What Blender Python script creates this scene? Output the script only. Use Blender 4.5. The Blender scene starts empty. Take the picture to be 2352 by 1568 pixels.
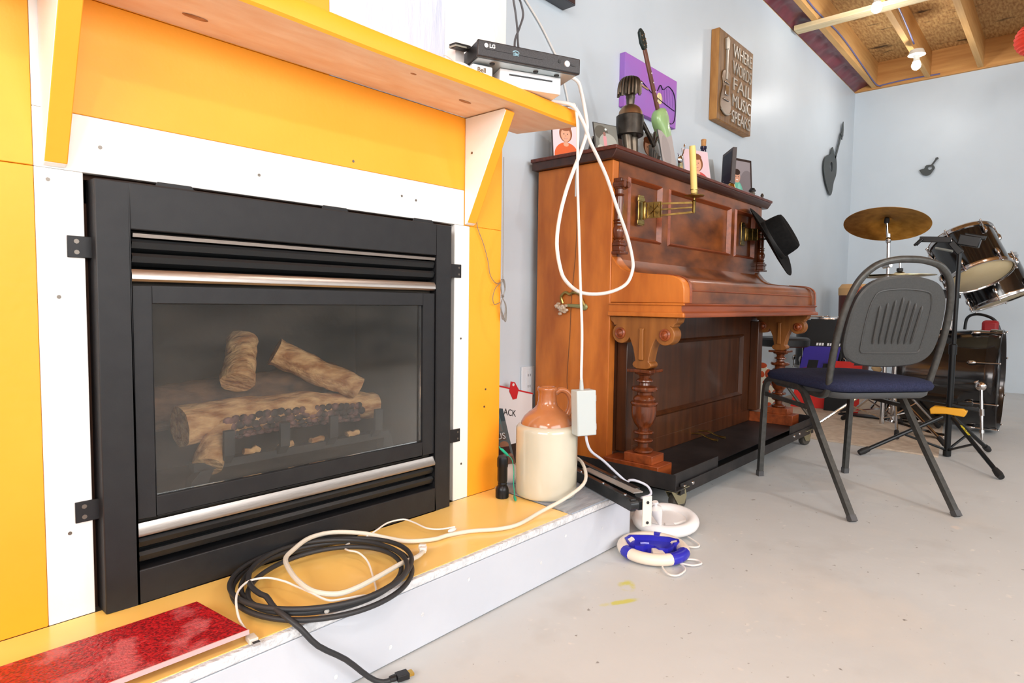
import bpy, bmesh, math, random
from mathutils import Vector, Matrix, noise as mnoise
random.seed(7)
S = bpy.context.scene
COL = S.collection
PI = math.pi

# ---------------------------------------------------------------- camera
YAW, PITCH, ROLL = 0.843728617, -0.0618053491, 0.0130771538
fw = Vector((math.sin(YAW)*math.cos(PITCH), math.cos(YAW)*math.cos(PITCH), math.sin(PITCH)))
rt = Vector((math.cos(YAW), -math.sin(YAW), 0)); up = rt.cross(fw)
r2 = math.cos(ROLL)*rt + math.sin(ROLL)*up; u2 = -math.sin(ROLL)*rt + math.cos(ROLL)*up
cam_d = bpy.data.cameras.new('camera'); cam = bpy.data.objects.new('camera', cam_d); COL.objects.link(cam)
cam.matrix_world = Matrix(((r2.x, u2.x, -fw.x, 0), (r2.y, u2.y, -fw.y, 0), (r2.z, u2.z, -fw.z, 0.70), (0, 0, 0, 1)))
cam_d.sensor_width = 36.0; cam_d.lens = 1436.06/2352*36.0; cam_d.clip_start = 0.02
S.camera = cam

# ---------------------------------------------------------------- world, light, exposure
W = bpy.data.worlds.new('world'); S.world = W; W.use_nodes = True
W.node_tree.nodes['Background'].inputs[0].default_value = (0.80, 0.88, 1.0, 1)
W.node_tree.nodes['Background'].inputs[1].default_value = 1.0
S.view_settings.view_transform = 'Standard'; S.view_settings.look = 'None'
S.view_settings.gamma = 1.0; S.view_settings.exposure = 0.55
def area(name, loc, target, sx, sy, power, col):
    d = bpy.data.lights.new(name, 'AREA'); d.shape = 'RECTANGLE'; d.size = sx; d.size_y = sy; d.energy = power; d.color = col
    o = bpy.data.objects.new(name, d); COL.objects.link(o); o.location = loc
    o.rotation_euler = (Vector(target)-Vector(loc)).to_track_quat('-Z', 'Y').to_euler(); return o
# daylight through the windows of the two walls behind the camera
area('daylight_window_end', (-2.52, -0.75, 1.80), (0.0, -0.75, 1.30), 2.9, 1.4, 100, (1.0, 0.985, 0.96))
area('daylight_window_long', (0.6, -3.10, 1.75), (0.6, 0, 1.25), 3.6, 1.5, 90, (0.95, 0.98, 1.0))
area('daylight_window_far', (4.6, -3.10, 1.6), (4.6, 0, 1.4), 1.8, 1.2, 16, (0.93, 0.97, 1.0))

# ---------------------------------------------------------------- materials
def lin(c):
    return tuple(((v/255)/12.92 if v/255 <= .04045 else ((v/255+.055)/1.055)**2.4) for v in c) + (1,)
MATS = {}
def M(name, col=(128,128,128), rough=.5, metal=0, col2=None, scale=8, stretch=(1,1,1), detail=4, lo=.35, hi=.65,
      bump=0, bscale=40, coat=0, emit=0, spec=.5, trans=0, ior=1.45, alpha=1, sheen=0):
    if name in MATS: return MATS[name]
    m = bpy.data.materials.new(name); m.use_nodes = True; n = m.node_tree; b = n.nodes['Principled BSDF']
    b.inputs['Base Color'].default_value = lin(col); b.inputs['Roughness'].default_value = rough; b.inputs['Metallic'].default_value = metal
    b.inputs['Specular IOR Level'].default_value = spec; b.inputs['Coat Weight'].default_value = coat; b.inputs['Coat Roughness'].default_value = .12
    b.inputs['IOR'].default_value = ior; b.inputs['Transmission Weight'].default_value = trans; b.inputs['Alpha'].default_value = alpha
    b.inputs['Sheen Weight'].default_value = sheen
    if emit: b.inputs['Emission Color'].default_value = lin(col); b.inputs['Emission Strength'].default_value = emit
    if col2 or bump:
        tc = n.nodes.new('ShaderNodeTexCoord'); mp = n.nodes.new('ShaderNodeMapping'); mp.inputs['Scale'].default_value = stretch
        n.links.new(tc.outputs['Object'], mp.inputs[0])
    if col2:
        t = n.nodes.new('ShaderNodeTexNoise'); t.inputs['Scale'].default_value = scale; t.inputs['Detail'].default_value = detail
        n.links.new(mp.outputs[0], t.inputs['Vector'])
        r = n.nodes.new('ShaderNodeValToRGB'); r.color_ramp.elements[0].position = lo; r.color_ramp.elements[1].position = hi
        r.color_ramp.elements[0].color = lin(col); r.color_ramp.elements[1].color = lin(col2)
        n.links.new(t.outputs[0], r.inputs[0]); n.links.new(r.outputs[0], b.inputs['Base Color'])
    if bump:
        t2 = n.nodes.new('ShaderNodeTexNoise'); t2.inputs['Scale'].default_value = bscale; t2.inputs['Detail'].default_value = 5
        n.links.new(mp.outputs[0], t2.inputs['Vector'])
        bp = n.nodes.new('ShaderNodeBump'); bp.inputs['Strength'].default_value = bump; bp.inputs['Distance'].default_value = .01
        n.links.new(t2.outputs[0], bp.inputs['Height']); n.links.new(bp.outputs[0], b.inputs['Normal'])
    MATS[name] = m; return m

def PRINT(name, bg, layers, rough=.5, emit=0):
    """flat print: layers (shape, cx, cy, rx, ry, colour) in the quad's UV, painted in order"""
    m = bpy.data.materials.new(name); m.use_nodes = True; n = m.node_tree; b = n.nodes['Principled BSDF']; b.inputs['Roughness'].default_value = rough; b.inputs['Specular IOR Level'].default_value = .2
    uv = n.nodes.new('ShaderNodeTexCoord'); sp = n.nodes.new('ShaderNodeSeparateXYZ'); n.links.new(uv.outputs['UV'], sp.inputs[0])
    def mth(op, a, c=None):
        k = n.nodes.new('ShaderNodeMath'); k.operation = op
        for i, v in enumerate((a, c)):
            if v is None: continue
            if isinstance(v, (int, float)): k.inputs[i].default_value = v
            else: n.links.new(v, k.inputs[i])
        return k.outputs[0]
    cur = n.nodes.new('ShaderNodeRGB'); cur.outputs[0].default_value = lin(bg); cur = cur.outputs[0]
    for sh, cx, cy, rx, ry, c in layers:
        u = mth('ABSOLUTE', mth('MULTIPLY', mth('SUBTRACT', sp.outputs[0], cx), 1/rx)); v = mth('ABSOLUTE', mth('MULTIPLY', mth('SUBTRACT', sp.outputs[1], cy), 1/ry))
        if sh == 'e': d = mth('SQRT', mth('ADD', mth('MULTIPLY', u, u), mth('MULTIPLY', v, v)))
        else: d = mth('MAXIMUM', u, v)
        if sh == 'o': f = mth('LESS_THAN', mth('ABSOLUTE', mth('SUBTRACT', d, .9)), .1)
        else: f = mth('LESS_THAN', d, 1.0)
        if sh == 'o':
            d2 = mth('SQRT', mth('ADD', mth('MULTIPLY', u, u), mth('MULTIPLY', v, v))); f = mth('LESS_THAN', mth('ABSOLUTE', mth('SUBTRACT', d2, .92)), .08)
        mx = n.nodes.new('ShaderNodeMix'); mx.data_type = 'RGBA'; n.links.new(f, mx.inputs[0]); n.links.new(cur, mx.inputs[6]); mx.inputs[7].default_value = lin(c)
        cur = mx.outputs[2]
    n.links.new(cur, b.inputs['Base Color']); return m

def wood(name, c1, c2, axis='z', scale=6, rough=.35, coat=.2, c3=None, bump=.05):
    st = {'z': (9,9,.7), 'x': (.7,9,9), 'y': (9,.7,9)}[axis]
    m = M(name, c1, rough, 0, c2, scale, st, 8, .3, .72, bump, 12, coat)
    return m

# colours of the place
PAINT_Y = M('orange_yellow_paint', (254,164,34), .45, 0, (255,171,46), 3, bump=.05, bscale=60)
PAINT_W = M('white_paint', (246,244,240), .45, 0, (236,234,231), 4, bump=.05, bscale=70)
WHITE_WALL = M('white_wall_panel', (206,217,226), .36, 0, (200,211,220), 2, spec=.28)
BLACK_METAL = M('black_powder_coat', (22,22,25), .5, 0, (28,28,30), 30, bump=.04, bscale=300)
BLACK_LOUVER = M('black_louver_metal', (34,36,38), .38, .2)
BLACK_PLASTIC = M('black_plastic', (26,26,28), .42)
BLACK_RUBBER = M('black_rubber', (30,30,31), .6)
CHROME = M('chrome', (215,215,218), .12, 1)
STEEL = M('brushed_steel', (166,158,152), .32, 1, (180,172,166), 40, (1,30,30))
DARK_GAP = M('dark_raw_gap', (62,38,24), .9)
BRASS = M('aged_brass', (186,162,98), .32, 1, (140,118,66), 30)
RAW_PINE = M('raw_pine_underside', (238,196,160), .6, 0, (248,220,194), 7, (1.2,5,5), 6, .3, .7, .15, 14)
PIANO_LIT_SIDE = M('walnut_veneer_lit_side', (216,126,48), .4, 0, (160,80,26), 4.2, (3.2,3.2,.8), 8, .3, .72, .04, 12, .12)  # lighter than the front: light from the left is put into the colour
PIANO_FRONT = M('walnut_burl_front', (144,79,34), .34, 0, (80,40,17), 7, (1,2.2,2.2), 9, .32, .68, .05, 14, .22)
PIANO_MOULD = wood('mahogany_moulding', (160,78,36), (112,52,24), 'x', 5, .36, .15)
PIANO_DARK = wood('dark_mahogany_lid', (72,36,24), (48,24,17), 'x', 4, .35, .2)
PIANO_LOW = wood('lower_walnut_shaded', (92,50,24), (52,27,13), 'z', 3, .35, .2)  # darker copy of the walnut, with the keybed's shade put into its colour
CORBEL_WOOD = wood('corbel_maple', (160,100,44), (126,74,30), 'z', 4, .42, .1)
LEG_WOOD = wood('turned_mahogany', (116,56,24), (70,32,14), 'z', 8, .25, .4)
BLACK_STEEL = M('black_steel_angle', (38,38,40), .45, .5, (62,58,58), 9, bump=.05, bscale=30)
CABLE_W = M('white_cable_jacket', (232,226,220), .5)
CABLE_C = M('cream_cable_jacket', (222,214,200), .5)
CABLE_K = M('black_cable_jacket', (46,46,48), .5)
JOIST = wood('spruce_joist', (216,170,108), (200,150,88), 'x', 5, .7, 0)
CONCRETE = M('white_edge_texture', (232,233,236), .6, 0, (206,208,212), 60, bump=.5, bscale=120)

# ---------------------------------------------------------------- mesh builder
class MB:
    def __init__(s): s.v = []; s.f = []; s.uv = {}
    def add(s, vs, fs):
        o = len(s.v); s.v += [tuple(p) for p in vs]; s.f += [tuple(i+o for i in f) for f in fs]; return s
    def box(s, x0, x1, y0, y1, z0, z1):
        return s.add([(x0,y0,z0),(x1,y0,z0),(x1,y1,z0),(x0,y1,z0),(x0,y0,z1),(x1,y0,z1),(x1,y1,z1),(x0,y1,z1)],
            [(0,3,2,1),(4,5,6,7),(0,1,5,4),(1,2,6,5),(2,3,7,6),(3,0,4,7)])
    def obox(s, c, ax, ay, az, hx, hy, hz):
        c = Vector(c); ax = Vector(ax).normalized(); ay = Vector(ay).normalized(); az = Vector(az).normalized()
        P = [c+ax*(hx*a)+ay*(hy*b)+az*(hz*d) for d in (-1,1) for a, b in ((-1,-1),(1,-1),(1,1),(-1,1))]
        return s.add(P, [(0,3,2,1),(4,5,6,7),(0,1,5,4),(1,2,6,5),(2,3,7,6),(3,0,4,7)])
    def bar(s, a, b, w, h, upv=(0,0,1)):
        a = Vector(a); b = Vector(b); d = (b-a); L = d.length; d.normalize(); sx = d.cross(Vector(upv))
        if sx.length < 1e-5: sx = d.cross(Vector((1,0,0)))
        sx.normalize(); u = sx.cross(d)
        return s.obox((a+b)/2, d, sx, u, L/2, w/2, h/2)
    def prism(s, poly, fn, t0, t1):
        n = len(poly); vs = [fn(a, b, t0) for a, b in poly] + [fn(a, b, t1) for a, b in poly]
        return s.add(vs, [tuple(range(n-1,-1,-1)), tuple(range(n,2*n))] + [(i,(i+1)%n,n+(i+1)%n,n+i) for i in range(n)])
    def tube(s, path, r, n=10, closed=False, caps=True, rot=0, flat=1.0):
        P = [Vector(p) for p in path]; N = len(P); rs = r if isinstance(r, (list, tuple)) else [r]*N
        T = []
        for i in range(N):
            a = P[(i-1) % N] if (closed or i > 0) else P[i]; b = P[(i+1) % N] if (closed or i < N-1) else P[i]
            d = b-a; T.append(d.normalized() if d.length > 1e-9 else Vector((0,0,1)))
        u = T[0].cross(Vector((0,0,1)))
        if u.length < 1e-3: u = T[0].cross(Vector((1,0,0)))
        u.normalize(); vs = []
        for i in range(N):
            u = (u - T[i]*u.dot(T[i])).normalized(); w = T[i].cross(u)
            for k in range(n):
                a = 2*PI*k/n+rot; vs.append(P[i]+u*(math.cos(a)*rs[i])+w*(math.sin(a)*rs[i]*flat))
        fs = []
        for i in range(N if closed else N-1):
            j = (i+1) % N
            for k in range(n): fs.append((i*n+k, i*n+(k+1)%n, j*n+(k+1)%n, j*n+k))
        if caps and not closed: fs += [tuple(range(n-1,-1,-1)), tuple((N-1)*n+k for k in range(n))]
        return s.add(vs, fs)
    def lathe(s, prof, c=(0,0,0), axis=(0,0,1), n=24, sq=False, caps=True):
        ax = Vector(axis).normalized(); u = ax.cross(Vector((0,0,1)))
        if u.length < 1e-3: u = Vector((1,0,0))
        u.normalize(); w = ax.cross(u); c = Vector(c); vs = []
        for r, z in prof:
            for k in range(n):
                a = 2*PI*k/n + (PI/4 if sq else 0); vs.append(c+ax*z+u*(math.cos(a)*r)+w*(math.sin(a)*r))
        fs = []
        for i in range(len(prof)-1):
            for k in range(n): fs.append((i*n+k, i*n+(k+1)%n, (i+1)*n+(k+1)%n, (i+1)*n+k))
        if caps:
            if prof[0][0] > 1e-6: fs.append(tuple(range(n-1,-1,-1)))
            if prof[-1][0] > 1e-6: fs.append(tuple((len(prof)-1)*n+k for k in range(n)))
        return s.add(vs, fs)
    def quad(s, a, b, c, d): return s.add([a,b,c,d], [(0,1,2,3)])
    def sphere(s, c, r, n=12, m=8, sc=(1,1,1)):
        return s.ell(c, (r*sc[0], r*sc[1], r*sc[2]), n, m)
    def ell(s, c, R, n=12, m=8, rot=None):
        vs = []; c = Vector(c)
        for i in range(m+1):
            t = PI*i/m
            for k in range(n):
                a = 2*PI*k/n; p = Vector((R[0]*math.sin(t)*math.cos(a), R[1]*math.sin(t)*math.sin(a), R[2]*math.cos(t)))
                vs.append(c+(rot @ p if rot else p))
        fs = [(i*n+k, (i+1)*n+k, (i+1)*n+(k+1)%n, i*n+(k+1)%n) for i in range(m) for k in range(n)]
        return s.add(vs, fs)

ORG = {}
def build(mb, name, mat, parent=None, bevel=0, smooth=True, seg=2, angle=35, uv=False, local=False):
    vs = mb.v
    if parent is not None: org = (0,0,0) if local else ORG.get(parent.name, (0,0,0))
    else:
        xs = [p[0] for p in vs]; ys = [p[1] for p in vs]; zs = [p[2] for p in vs]
        org = ((min(xs)+max(xs))/2, (min(ys)+max(ys))/2, min(zs))
    me = bpy.data.meshes.new(name); me.from_pydata([(p[0]-org[0], p[1]-org[1], p[2]-org[2]) for p in vs], [], mb.f); me.validate()
    bm = bmesh.new(); bm.from_mesh(me); bmesh.ops.remove_doubles(bm, verts=bm.verts, dist=1e-6)
    if len(bm.faces) > 1: bmesh.ops.recalc_face_normals(bm, faces=bm.faces)
    bm.to_mesh(me); bm.free()
    mats = mat if isinstance(mat, (list, tuple)) else [mat]
    for x in mats: me.materials.append(x)
    if smooth:
        me.polygons.foreach_set('use_smooth', [True]*len(me.polygons)); me.set_sharp_from_angle(angle=math.radians(angle))
    if uv:
        l = me.uv_layers.new(name='UVMap'); co = ((0,0),(1,0),(1,1),(0,1))
        for p in me.polygons:
            for q, li in enumerate(p.loop_indices): l.data[li].uv = co[q % 4]
    o = bpy.data.objects.new(name, me); COL.objects.link(o)
    if parent is not None: o.parent = parent; ORG[o.name] = org
    else: o.location = org; ORG[o.name] = org
    if bevel:
        bv = o.modifiers.new('bevel', 'BEVEL'); bv.width = bevel; bv.segments = seg; bv.limit_method = 'ANGLE'; bv.angle_limit = math.radians(40)
    return o
def tag(o, label, cat, group=None):
    o['label'] = label; o['category'] = cat
    if group: o['group'] = group
    return o
def thing(name, label, cat, loc=(0,0,0), rotz=0, group=None):
    o = bpy.data.objects.new(name, None); COL.objects.link(o); o.location = loc; o.rotation_euler = (0,0,rotz); o.empty_display_size = .05
    ORG[o.name] = tuple(loc); return tag(o, label, cat, group)
def struct(o): o['kind'] = 'structure'; return o
def sframe(name, loc=(0,0,0)):
    o = bpy.data.objects.new(name, None); COL.objects.link(o); o.location = loc; ORG[o.name] = tuple(loc); return struct(o)
def lab(o, l): o['label'] = l; return o
def spline(pts, sub=6, closed=False):
    P = [Vector(p) for p in pts]; N = len(P); out = []
    for i in range(N if closed else N-1):
        p0 = P[(i-1) % N] if (closed or i > 0) else P[i]; p1 = P[i]; p2 = P[(i+1) % N]; p3 = P[(i+2) % N] if (closed or i < N-2) else p2
        for k in range(sub):
            t = k/sub; out.append(.5*((2*p1)+(p2-p0)*t+(2*p0-5*p1+4*p2-p3)*t*t+(3*p1-p0-3*p2+p3)*t**3))
    if not closed: out.append(P[-1])
    return out
def text(body, name, size, origin, xdir, ydir, mat, parent, ext=.0006, align='LEFT', sx=1.0, bold=0, fit=None):
    c = bpy.data.curves.new(name, 'FONT'); c.body = body; c.size = size; c.extrude = ext; c.align_x = align; c.offset = bold; c.resolution_u = 3
    t = bpy.data.objects.new(name+'_tmp', c); COL.objects.link(t)
    me = bpy.data.meshes.new_from_object(t.evaluated_get(bpy.context.evaluated_depsgraph_get())); bpy.data.objects.remove(t); bpy.data.curves.remove(c)
    if fit: xs = [v.co.x for v in me.vertices]; sx = fit/(max(xs)-min(xs))
    X = Vector(xdir).normalized(); Y = Vector(ydir).normalized(); Z = X.cross(Y); og = Vector(ORG[parent.name])
    for v in me.vertices:
        p = v.co.copy(); v.co = Vector(origin)-og + X*(p.x*sx) + Y*p.y + Z*p.z
    me.name = name; me.materials.append(mat)
    o = bpy.data.objects.new(name, me); COL.objects.link(o); o.parent = parent; ORG[o.name] = tuple(og); return o
YZ = lambda a, b, t: (t, a, b)
XZ = lambda a, b, t: (a, t, b)
XY = lambda a, b, t: (a, b, t)

# ================================================================ THE ROOM
XB, YW, X0, Y0, ZT = 6.69, 1.625, -2.6, -3.2, 2.725
# concrete floor with stains
def floor_material():
    m = M('concrete_floor', (206,208,208), .5, 0, (193,194,193), 1.1, (1,1,1), 8, .3, .72, .12, 18)
    n = m.node_tree; b = n.nodes['Principled BSDF']; src = b.inputs['Base Color'].links[0].from_socket
    tc = [k for k in n.nodes if k.type == 'TEX_COORD'][0]
    def mixc(fac, a, col):
        mx = n.nodes.new('ShaderNodeMix'); mx.data_type = 'RGBA'; n.links.new(fac, mx.inputs[0]); n.links.new(a, mx.inputs[6]); mx.inputs[7].default_value = lin(col); return mx.outputs[2]
    def ramp(sock, lo, hi):
        r = n.nodes.new('ShaderNodeMapRange'); r.inputs[1].default_value = lo; r.inputs[2].default_value = hi; n.links.new(sock, r.inputs[0]); return r.outputs[0]
    def nz(scale, det=4, st=None):
        t = n.nodes.new('ShaderNodeTexNoise'); t.inputs['Scale'].default_value = scale; t.inputs['Detail'].default_value = det
        n.links.new(tc.outputs['Object'], t.inputs['Vector']); return t.outputs[0]
    def mul(a, c):
        k = n.nodes.new('ShaderNodeMath'); k.operation = 'MULTIPLY'; n.links.new(a, k.inputs[0])
        if isinstance(c, float): k.inputs[1].default_value = c
        else: n.links.new(c, k.inputs[1])
        return k.outputs[0]
    src = mixc(mul(ramp(nz(5, 8), .58, .76), .22), src, (150,141,131))
    src = mixc(mul(ramp(nz(2.3, 6), .55, .75), .4), src, (226,214,200))
    src = mixc(mul(ramp(nz(34, 2), .70, .78), .6), src, (226,222,216))
    src = mixc(mul(ramp(nz(55, 2), .72, .78), .7), src, (104,96,88))
    # two smears of yellow paint and one pale splash on the slab
    for cx, cy, rx, ry, ang, col, th in ((1.33,.79,.045,.028,.6,(206,200,60),.55),(1.245,.755,.07,.014,-.5,(206,200,60),.5),(2.42,.235,.03,.022,.3,(222,210,200),.4)):
        mp = n.nodes.new('ShaderNodeMapping'); mp.vector_type = 'TEXTURE'; mp.inputs['Location'].default_value = (cx-FLO[0], cy-FLO[1], 0); mp.inputs['Rotation'].default_value = (0,0,ang); mp.inputs['Scale'].default_value = (rx, ry, 1)
        n.links.new(tc.outputs['Object'], mp.inputs[0]); g = n.nodes.new('ShaderNodeTexGradient'); g.gradient_type = 'SPHERICAL'; n.links.new(mp.outputs[0], g.inputs[0])
        src = mixc(mul(ramp(mul(g.outputs[0], ramp(nz(28, 4), .35, .6)), .1, .5), 0.8), src, col)
    n.links.new(src, b.inputs['Base Color']); return m
FLO = ((X0+XB)/2, (Y0+YW)/2)
struct(build(MB().box(X0, XB, Y0, YW, -.1, 0), 'floor', floor_material(), smooth=False))
# walls: glossy white sheet panels
struct(build(MB().box(X0, XB+.12, YW, YW+.12, -.1, ZT), 'wall_left', WHITE_WALL, smooth=False))
struct(build(MB().box(XB, XB+.12, Y0, YW, -.1, ZT), 'wall_back', WHITE_WALL, smooth=False))
struct(build(MB().box(X0-.12, X0, Y0, YW+.12, -.1, 2.96), 'wall_front', WHITE_WALL, smooth=False))
struct(build(MB().box(X0-.12, XB+.12, Y0-.12, Y0, -.1, 2.96), 'wall_right', WHITE_WALL, smooth=False))
# frames of the openings the daylight comes through (behind the camera)
def opening(name, c, along, w, h):
    f = sframe(name, c); c = Vector(c); a = Vector(along)
    for s_ in (-1, 1):
        build(MB().bar(c+a*(s_*(w/2+.04))-Vector((0,0,h/2+.04)), c+a*(s_*(w/2+.04))+Vector((0,0,h/2+.04)), .07, .04, a), 'jamb', PAINT_W, f)
        build(MB().bar(c-a*(w/2+.08)+Vector((0,0,s_*(h/2+.04))), c+a*(w/2+.08)+Vector((0,0,s_*(h/2+.04))), .04, .07), 'frame_rail', PAINT_W, f)
opening('window_1', (X0+.03, -.75, 1.80), (0,1,0), 2.9, 1.4)
opening('window_3', (.6, Y0+.03, 1.75), (1,0,0), 3.6, 1.5)
opening('window_2', (4.6, Y0+.03, 1.6), (1,0,0), 1.8, 1.2)
# roof deck, joists, rim board
def osb_material():
    m = M('osb_sheathing', (206,166,108), .8, 0, (160,114,64), 16, (1,4,1), 6, .38, .68, .2, 30)
    n = m.node_tree; b = n.nodes['Principled BSDF']; src = b.inputs['Base Color'].links[0].from_socket; tc = [k for k in n.nodes if k.type == 'TEX_COORD'][0]
    mp = n.nodes.new('ShaderNodeMapping'); mp.inputs['Scale'].default_value = (5, 1.6, 1); n.links.new(tc.outputs['Object'], mp.inputs[0])
    t = n.nodes.new('ShaderNodeTexNoise'); t.inputs['Scale'].default_value = 2.2; t.inputs['Detail'].default_value = 6; n.links.new(mp.outputs[0], t.inputs['Vector'])
    r = n.nodes.new('ShaderNodeMapRange'); r.inputs[1].default_value = .60; r.inputs[2].default_value = .68; n.links.new(t.outputs[0], r.inputs[0])
    mx = n.nodes.new('ShaderNodeMix'); mx.data_type = 'RGBA'; n.links.new(r.outputs[0], mx.inputs[0]); n.links.new(src, mx.inputs[6]); mx.inputs[7].default_value = lin((84,60,34))
    n.links.new(mx.outputs[2], b.inputs['Base Color']); return m
ceil = struct(build(MB().box(X0-.12, XB+.12, Y0-.12, YW+.12, 2.96, 3.0), 'ceiling', osb_material(), smooth=False))
jy = [1.46, 1.04, .665] + [.665-.40*k for k in range(1, 10)]
for y in jy:
    build(MB().box(X0, XB-.03, y-.02, y+.02, 2.735, 2.96), 'joist', JOIST, ceil, smooth=False)
struct(build(MB().box(XB-.03, XB+.12, Y0, YW, ZT, 2.96), 'trim_1', wood('spruce_rim', (214,160,94), (190,132,72), 'y', 4, .7, 0), smooth=False))
struct(build(MB().box(X0, XB, YW, YW+.12, ZT, 2.96), 'trim_2', JOIST, smooth=False))
# crumpled dark red vapour film over the insulation beside the first joist
mb = MB(); nx = 120; vs = []
for i in range(nx+1):
    x = 2.6+(XB-.04-2.6)*i/nx
    for j in range(5):
        y = 1.482+(YW-.004-1.482)*j/4
        e_ = math.sin(PI*j/4); vs.append((x, y, 2.746-.018*j/4+e_*(.03+.03*mnoise.noise((x*5, y*9, 0))+.022*mnoise.noise((x*14, y*14, 3)))))
mb.add(vs, [(i*5+j, i*5+j+1, (i+1)*5+j+1, (i+1)*5+j) for i in range(nx) for j in range(4)])
struct(build(mb, 'trim_3', M('dark_red_vapour_film', (122,52,62), .35, 0, (92,34,44), 9), angle=60))
# ================================================================ FIREPLACE SURROUND (plywood box, painted)
YF = 1.248
sur = thing('fireplace_surround', 'orange and white painted plywood surround boxed around the gas fireplace', 'surround', (.6, 1.4, 0))
def panel(n, x0, x1, z0, z1, m, y0=YF, y1=YF+.016): return build(MB().box(x0, x1, y0, y1, z0, z1), n, m, sur, bevel=.0012)
lab(panel('painted_panel', -.95, .2465, .9095, 2.72, PAINT_Y), 'upper orange panel left of the fireplace')
lab(panel('painted_panel', -.95, .2465, .15, .9085, PAINT_Y), 'lower orange panel left of the fireplace')
panel('white_board', .2470, .314, .15, .9085, PAINT_W)
panel('white_board', .2470, 1.1985, .909, 1.0035, PAINT_W)
panel('white_board', .2470, .300, 1.004, 1.197, PAINT_W)
panel('white_board', 1.165, 1.2205, .15, .9085, PAINT_W)
panel('painted_panel', .3005, 1.1985, 1.004, 1.1965, PAINT_Y)
panel('painted_panel', 1.221, 1.35, .15, .909, PAINT_Y)
panel('painted_panel', 1.199, 1.35, .9095, 1.1965, PAINT_Y)
panel('painted_panel', .2470, .785, 1.1975, 2.72, PAINT_Y)
SHEET = M('blue_white_plastic_sheet', (196,204,224), .25, 0, (214,220,234), 5, (6,1,1), bump=.25, bscale=8)
panel('plastic_sheet', .7855, 1.125, 1.1975, 2.72, SHEET)
panel('white_board', 1.1255, 1.36, 1.1975, 2.72, PAINT_W)
build(MB().box(1.334, 1.35, YF+.016, YW-.025, .15, 1.197), 'side_panel', PAINT_W, sur)
build(MB().box(1.344, 1.36, YF+.016, YW-.025, 1.1975, 2.72), 'side_panel', PAINT_W, sur)
build(MB().box(.30, 1.18, YF+.02, YF+.04, .86, .925).box(.30, .33, YF+.02, YF+.04, .15, .9), 'rough_framing', DARK_GAP, sur)
SCREW = M('screw_head', (120,112,104), .4, .8)
for x, z in ((.34,.955),(.62,.953),(.985,.96),(1.03,.955),(.28,.30),(.275,.70),(.845,1.02),(.265,.89),(1.19,.60),(1.195,.25),(1.285,.40),(1.29,.45)):
    build(MB().lathe([(.0032,0),(.0028,.0012),(.001,.0014)], (x, YF-.0012, z), (0,1,0), 8), 'screw', SCREW, sur)

# mantel shelf with two wedge brackets
man = thing('mantel_shelf', 'thick orange painted pine mantel shelf above the gas fireplace', 'shelf', (.6, 1.15, 1.197))
prof = [(1.247,1.198),(1.066,1.198),(1.061,1.203),(1.060,1.232),(1.066,1.241),(1.075,1.243),(1.247,1.243)]
mb = MB(); cuts = [-.9]+[.05*k for k in range(0, 29)]+[None]
vs = []; n = len(prof)
for x in cuts:
    for y, z in prof:
        if x is None: px = 1.462-(y-1.06)*.27; vs.append((px, y, z))
        else: vs.append((x, y+(.003*mnoise.noise((x*2.3, 0, 1)) if y < 1.1 else 0), z+(.0025*mnoise.noise((x*3.1, 4, 1)) if y < 1.1 else 0)))
K = len(cuts)
mb.add(vs, [(i*n+j, i*n+(j+1)%n, (i+1)*n+(j+1)%n, (i+1)*n+j) for i in range(K-1) for j in range(n)]+[tuple(range(n)), tuple((K-1)*n+j for j in range(n))])
bo = build(mb, 'board', [PAINT_Y, RAW_PINE], man, angle=40)
for p in bo.data.polygons:
    if p.normal.z < -.9: p.material_index = 1
KNOT = M('pine_knot', (150,96,60), .7, 0, (196,140,98), 40)
for x, y, rx, ry in ((.475,1.185,.022,.007),(1.105,1.15,.02,.006),(.9,1.1,.008,.004)):
    build(MB().add([(x+rx*math.cos(2*PI*k/16), y+ry*math.sin(2*PI*k/16), 1.1972) for k in range(16)]+[(x+rx*math.cos(2*PI*k/16), y+ry*math.sin(2*PI*k/16), 1.1982) for k in range(16)],
        [tuple(range(16)), tuple(range(31,15,-1))]+[(k,(k+1)%16,16+(k+1)%16,16+k) for k in range(16)]), 'knot', KNOT, man)
for x0, x1 in ((.258,.290),(1.200,1.234)):
    poly = [(1.2475,1.196),(1.105,1.196),(1.098,1.19),(1.235,.916),(1.2475,.911)]
    br = build(MB().prism(poly, YZ, x0, x1), 'wedge_bracket', [PAINT_W, PAINT_Y], man, bevel=.002)
    for p in br.data.polygons:
        if p.normal.y < -.5 or p.normal.x > .5: p.material_index = 1
    build(MB().lathe([(.0035,0),(.003,.0012),(.001,.0014)], ((x0+x1)/2 if x0 < 1 else x0-.001, 1.226 if x0 < 1 else 1.22, .955 if x0 < 1 else 1.10), (0,.9,.4) if x0 < 1 else (1,0,0), 8), 'screw', SCREW, man)

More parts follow.
